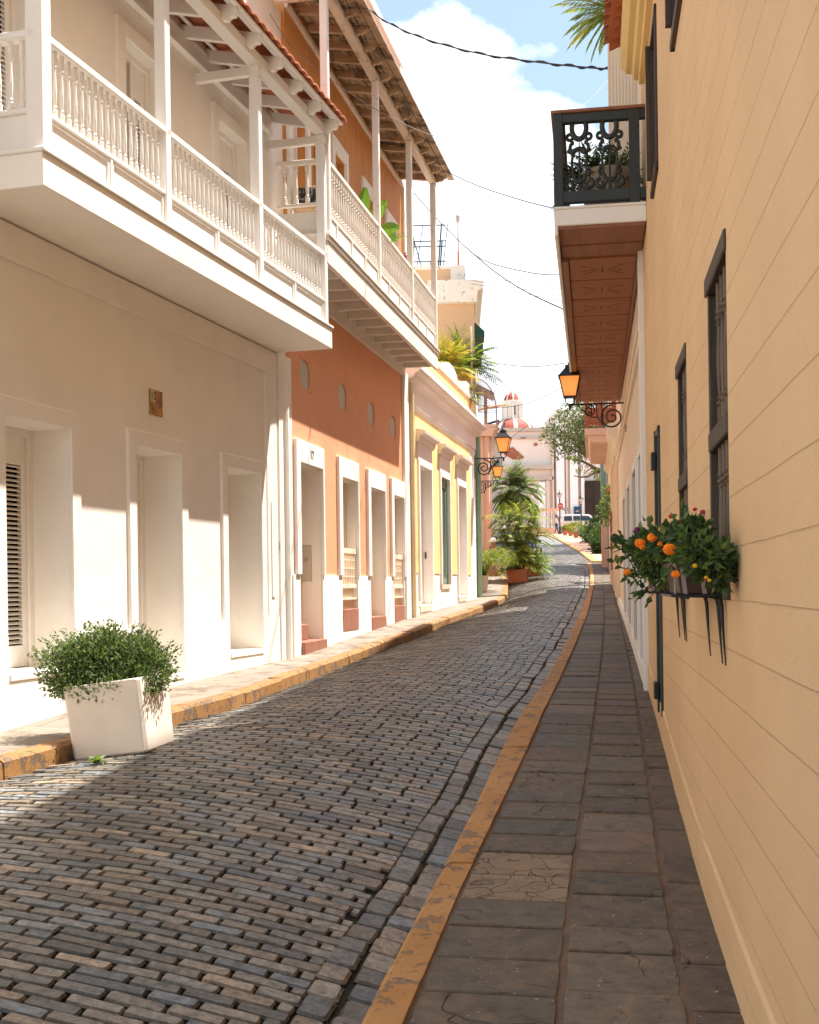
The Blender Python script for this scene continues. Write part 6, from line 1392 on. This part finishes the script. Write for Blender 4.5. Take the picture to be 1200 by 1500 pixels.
for (px, py, r) in ((812, 640, .75), (828, 625, .95), (845, 608, 1.0), (862, 600, 1.0), (835, 650, .9), (852, 635, 1.1), (868, 650, 1.0), (875, 622, 1.1), (820, 660, .6), (842, 668, .55), (806, 630, .45), (888, 600, 1.2), (900, 630, 1.4), (905, 660, 1.2), (860, 672, .6), (826, 606, .5), (800, 645, .35)):
    q = P(px, py, 62.5 + U(-1, 1)); bl.append((q.x, q.y, q.z, r, r, r * .75))
for (x, y, z, r) in ((12, 66, 8, 1.8), (13.5, 70, 8.5, 2), (12.5, 75, 9, 2.2), (15, 66, 8, 2), (14.5, 80, 9, 2)): bl.append((x, y, z, r, r, r * .6))  # hidden clumps added beyond the crown to dapple the road and plaza
bush(mb, bl, 22000, .19, .085, TG, up=.3, shell=.35)
for (px, py) in ((838, 672), (845, 675), (878, 690), (870, 694), (850, 690), (882, 703), (876, 700)): q = P(px, py, 60.5); bush(mb, [(q.x, q.y, q.z, .22, .2, .12)], 60, .12, .06, YG)
mb.build('crown', m_leaf, t)
# hanging plant on the right wall
c = P(896, 713, 34.5); mb = MB()
for k in range(9): bush(mb, [(c.x + U(-.22, .05), c.y + U(-.6, .6), c.z - .05 - k * .13, .20 - .010 * k, .4, .16)], 150, .08, .045, YG[2:] + GREENS)
hp = thing('hanging_plant', 'green hanging plant trailing down the wall above the wooden window grille', 'plant', c); mb.build('leaves', m_leaf, hp); mb = MB(); mb.box(c.x - .1, c.x + .1, c.y - .3, c.y + .3, c.z - .16, c.z - .04); mb.build('trough', m_terra, hp)
# ---------------------------------------------------------------- people
m_skin = paint('skin', (.40, .22, .14), var=.03, rough=.5)
def skinned(name, pts, edges, mat, parent, base, sub=1):
    me = bpy.data.meshes.new(name); me.from_pydata([WM[parent.name].inverted() @ (base @ Vector(p[:3])) for p in pts], edges, []); me.materials.append(mat)
    o = bpy.data.objects.new(name, me); COL.objects.link(o); o.parent = parent; WM[o.name] = WM[parent.name]
    sk = o.modifiers.new('skin', 'SKIN'); sk.use_smooth_shade = True
    for i, p in enumerate(pts): me.skin_vertices[0].data[i].radius = (p[3], p[4] if len(p) > 4 else p[3]); me.skin_vertices[0].data[i].use_root = (i == 0)
    s_ = o.modifiers.new('subsurf', 'SUBSURF'); s_.levels = sub; s_.render_levels = sub; return o
def person(label, loc, ang, shirt, trousers, sit=False, hat=None):
    t = thing('person', label, 'person', loc, rot=Matrix.Rotation(ang, 3, 'Z')); B = WM[t.name]
    h = .92 if not sit else .32
    # pelvis, spine, neck, head ; arms ; legs
    b = [(0, 0, h, .13, .11), (0, 0, h + .22, .13, .10), (0, -.01, h + .46, .16, .10), (0, -.01, h + .56, .06), (0, -.03, h + .64, .08), (0, -.03, h + .74, .095, .10), (0, -.02, h + .80, .06)]
    e = [(0, 1), (1, 2), (2, 3), (3, 4), (4, 5), (5, 6)]
    for s_ in (-1, 1):
        k = len(b)
        if not sit: b += [(s_ * .19, 0, h + .46, .055), (s_ * .23, .02, h + .20, .042), (s_ * .22, -.14, h + .02, .034), (s_ * .21, -.22, h + .04, .03, .02), (s_ * .205, -.30, h + .05, .012)]
        else: b += [(s_ * .19, 0, h + .46, .055), (s_ * .24, -.14, h + .24, .042), (s_ * .12, -.34, h + .22, .034), (s_ * .08, -.41, h + .22, .03, .02), (s_ * .05, -.47, h + .22, .012)]
        e += [(2, k), (k, k + 1), (k + 1, k + 2), (k + 2, k + 3), (k + 3, k + 4)]; k = len(b)
        if not sit: b += [(s_ * .09, 0, h - .06, .085), (s_ * .10, -.03 + s_ * .10, h - .45, .058), (s_ * .10, .02 + s_ * .20, .08, .04), (s_ * .10, -.14 + s_ * .20, .04, .035)]
        else: b += [(s_ * .10, -.02, h - .02, .085), (s_ * .16, -.42, h + .08, .06), (s_ * .15, -.40, .10, .042), (s_ * .15, -.56, .04, .035)]
        e += [(0, k), (k, k + 1), (k + 1, k + 2), (k + 2, k + 3)]
    skinned('body', b, e, m_skin, t, B)
    m1 = paint('shirt_cloth', shirt, rough=.9); m2 = paint('trouser_cloth', trousers, rough=.9); g = .016
    q = [(0, 0, h + .02, .15, .13), (0, 0, h + .22, .15, .12), (0, -.01, h + .47, .175, .115)]; e2 = [(0, 1), (1, 2)]
    for o_ in (7, 16): q += [(b[o_][0], b[o_][1], b[o_][2], .075), (b[o_ + 1][0], b[o_ + 1][1], b[o_ + 1][2] , .058)]; k = len(q) - 2; e2 += [(2, k), (k, k + 1)]
    skinned('shirt', q, e2, m1, t, B)
    q = [(0, 0, h, .15, .13)]; e2 = []
    for o_ in (12, 21):
        k = len(q); q += [(b[o_][0], b[o_][1], b[o_][2], .10), (b[o_ + 1][0], b[o_ + 1][1], b[o_ + 1][2], .075), (b[o_ + 2][0], b[o_ + 2][1], b[o_ + 2][2] + .03, .055)]; e2 += [(0, k), (k, k + 1), (k + 1, k + 2)]
    skinned('trousers', q, e2, m2, t, B)
    mb = MB(); mb.lathe([(.095, h + .73), (.115, h + .76), (.11, h + .82), (.07, h + .88), (.02, h + .90)], 0, .0, 10)
    if hat: mb.lathe([(.02, h + .77), (.17, h + .765), (.17, h + .78), (.11, h + .80)], 0, -.03, 12)
    mb.v = [v + Vector((0, -.005, 0)) for v in mb.v]; mb.xf(B); mb.build('hat' if hat else 'hair', paint('hat_cloth', hat) if hat else m_dark, t, smooth=True)
    mb = MB()
    for s_ in (-1, 1): mb.box(s_ * .035 - .012, s_ * .035 + .012, -.128, -.118, h + .735, h + .75)
    mb.box(-.025, .025, -.126, -.116, h + .675, h + .682); mb.add([(-.012, -.125, h + .70), (.012, -.125, h + .70), (0, -.15, h + .70), (0, -.125, h + .74)], [(0, 1, 2), (0, 2, 3), (2, 1, 3)]); mb.xf(B); mb.build('face', paint('face_features', (.12, .05, .04)), t)
    return t
q = at_(815.5, 779, 115); person('person in a white shirt and blue jeans walking by the back of the silver car', q, math.radians(70), (.75, .74, .72), (.05, .12, .22))
q = at_(875, 770, 126); q.z += .3; person('person in a pale top standing before the dark church door', q, math.radians(-20), (.62, .50, .48), (.10, .08, .08))
q = P(723, 836, 38.6); q.z = interp(zL, 38.6) + .0; person('person in a white cap sitting low by the left wall behind the grassy plant', q, math.radians(35), (.45, .30, .28), (.55, .42, .38), sit=True, hat=(.80, .74, .70))
mb = MB(); mb.box(q.x - .22, q.x + .25, 38.5, 38.95, q.z - .1, q.z + .20); mb.xf(Matrix.Identity(4)); tag(mb.build('stone_step', m_tan, bev=.02), 'low stone step the person in the white cap sits on', 'step')
# ================================================================ CAMERA, LIGHT, SKY
cam = bpy.data.cameras.new('camera'); cam.lens = 35; cam.sensor_fit = 'VERTICAL'; cam.sensor_height = 30.0; cam.shift_y = 110 / 1500; cam.clip_end = 5000; cam.clip_start = .05
co = bpy.data.objects.new('camera', cam); COL.objects.link(co); co.rotation_mode = 'XYZ'
co.matrix_world = Matrix.Rotation(math.pi / 2, 4, 'X') @ Matrix.Rotation(-ROLL, 4, 'Z'); SC.camera = co
SUN = Vector((.938, .43, 2.31)).normalized()
sl = bpy.data.lights.new('sun', 'SUN'); sl.energy = 5.0; sl.angle = math.radians(.53); sl.color = (1, .95, .88)
so = bpy.data.objects.new('sun', sl); COL.objects.link(so); so.rotation_mode = 'QUATERNION'; so.rotation_quaternion = SUN.to_track_quat('Z', 'Y'); so.location = (8, 10, 30)
w = bpy.data.worlds.new('World'); SC.world = w; w.use_nodes = True; nt = w.node_tree; bg = nt.nodes['Background']; bg.inputs[1].default_value = .10
sky = nt.nodes.new('ShaderNodeTexSky'); sky.sky_type = 'NISHITA'; sky.sun_disc = False; sky.sun_elevation = math.asin(SUN.z); sky.sun_rotation = math.atan2(SUN.x, SUN.y); sky.air_density = 1.0; sky.dust_density = 1.5
tc = nt.nodes.new('ShaderNodeTexCoord'); nz = nt.nodes.new('ShaderNodeTexNoise'); nz.inputs['Scale'].default_value = 5.5; nz.inputs['Detail'].default_value = 9; nz.inputs['Roughness'].default_value = .52
mp = nt.nodes.new('ShaderNodeMapping'); mp.inputs['Scale'].default_value = (1, 1, 1.7); mp.inputs['Location'].default_value = (.35, .1, .2); nt.links.new(tc.outputs['Generated'], mp.inputs[0]); nt.links.new(mp.outputs[0], nz.inputs['Vector'])
sx = nt.nodes.new('ShaderNodeSeparateXYZ'); nt.links.new(tc.outputs['Generated'], sx.inputs[0])
def mth(op, a, b):
    n = nt.nodes.new('ShaderNodeMath'); n.operation = op
    for i, v in enumerate((a, b)):
        if isinstance(v, (int, float)): n.inputs[i].default_value = v
        else: nt.links.new(v, n.inputs[i])
    return n.outputs[0]
zz = mth('SUBTRACT', .42, sx.outputs['Z']); f = mth('ADD', mth('MULTIPLY', zz, 2.2), mth('MULTIPLY', mth('SUBTRACT', nz.outputs['Fac'], .5), 1.6))
f = mth('ADD', f, -.035)
rp = nt.nodes.new('ShaderNodeValToRGB'); rp.color_ramp.elements[0].position = 0.0; rp.color_ramp.elements[1].position = .10; nt.links.new(f, rp.inputs[0])
mx = nt.nodes.new('ShaderNodeMix'); mx.data_type = 'RGBA'; nt.links.new(rp.outputs[0], mx.inputs[0])
hz = nt.nodes.new('ShaderNodeMix'); hz.data_type = 'RGBA'; hz.inputs[0].default_value = .45; nt.links.new(sky.outputs[0], hz.inputs[6]); hz.inputs[7].default_value = (2.9, 3.9, 4.6, 1)
nt.links.new(hz.outputs[2], mx.inputs[6]); mx.inputs[7].default_value = (6.4, 6.9, 7.4, 1)
nt.links.new(mx.outputs[2], bg.inputs[0])
SC.view_settings.view_transform = 'Standard'; SC.view_settings.look = 'None'; SC.view_settings.exposure = 1.27; SC.view_settings.gamma = 1
SC.render.engine = 'CYCLES'; SC.cycles.max_bounces = 8; SC.cycles.diffuse_bounces = 5; SC.cycles.use_denoising = True; SC.cycles.sample_clamp_indirect = 6
SC.render.resolution_x = 819; SC.render.resolution_y = 1024
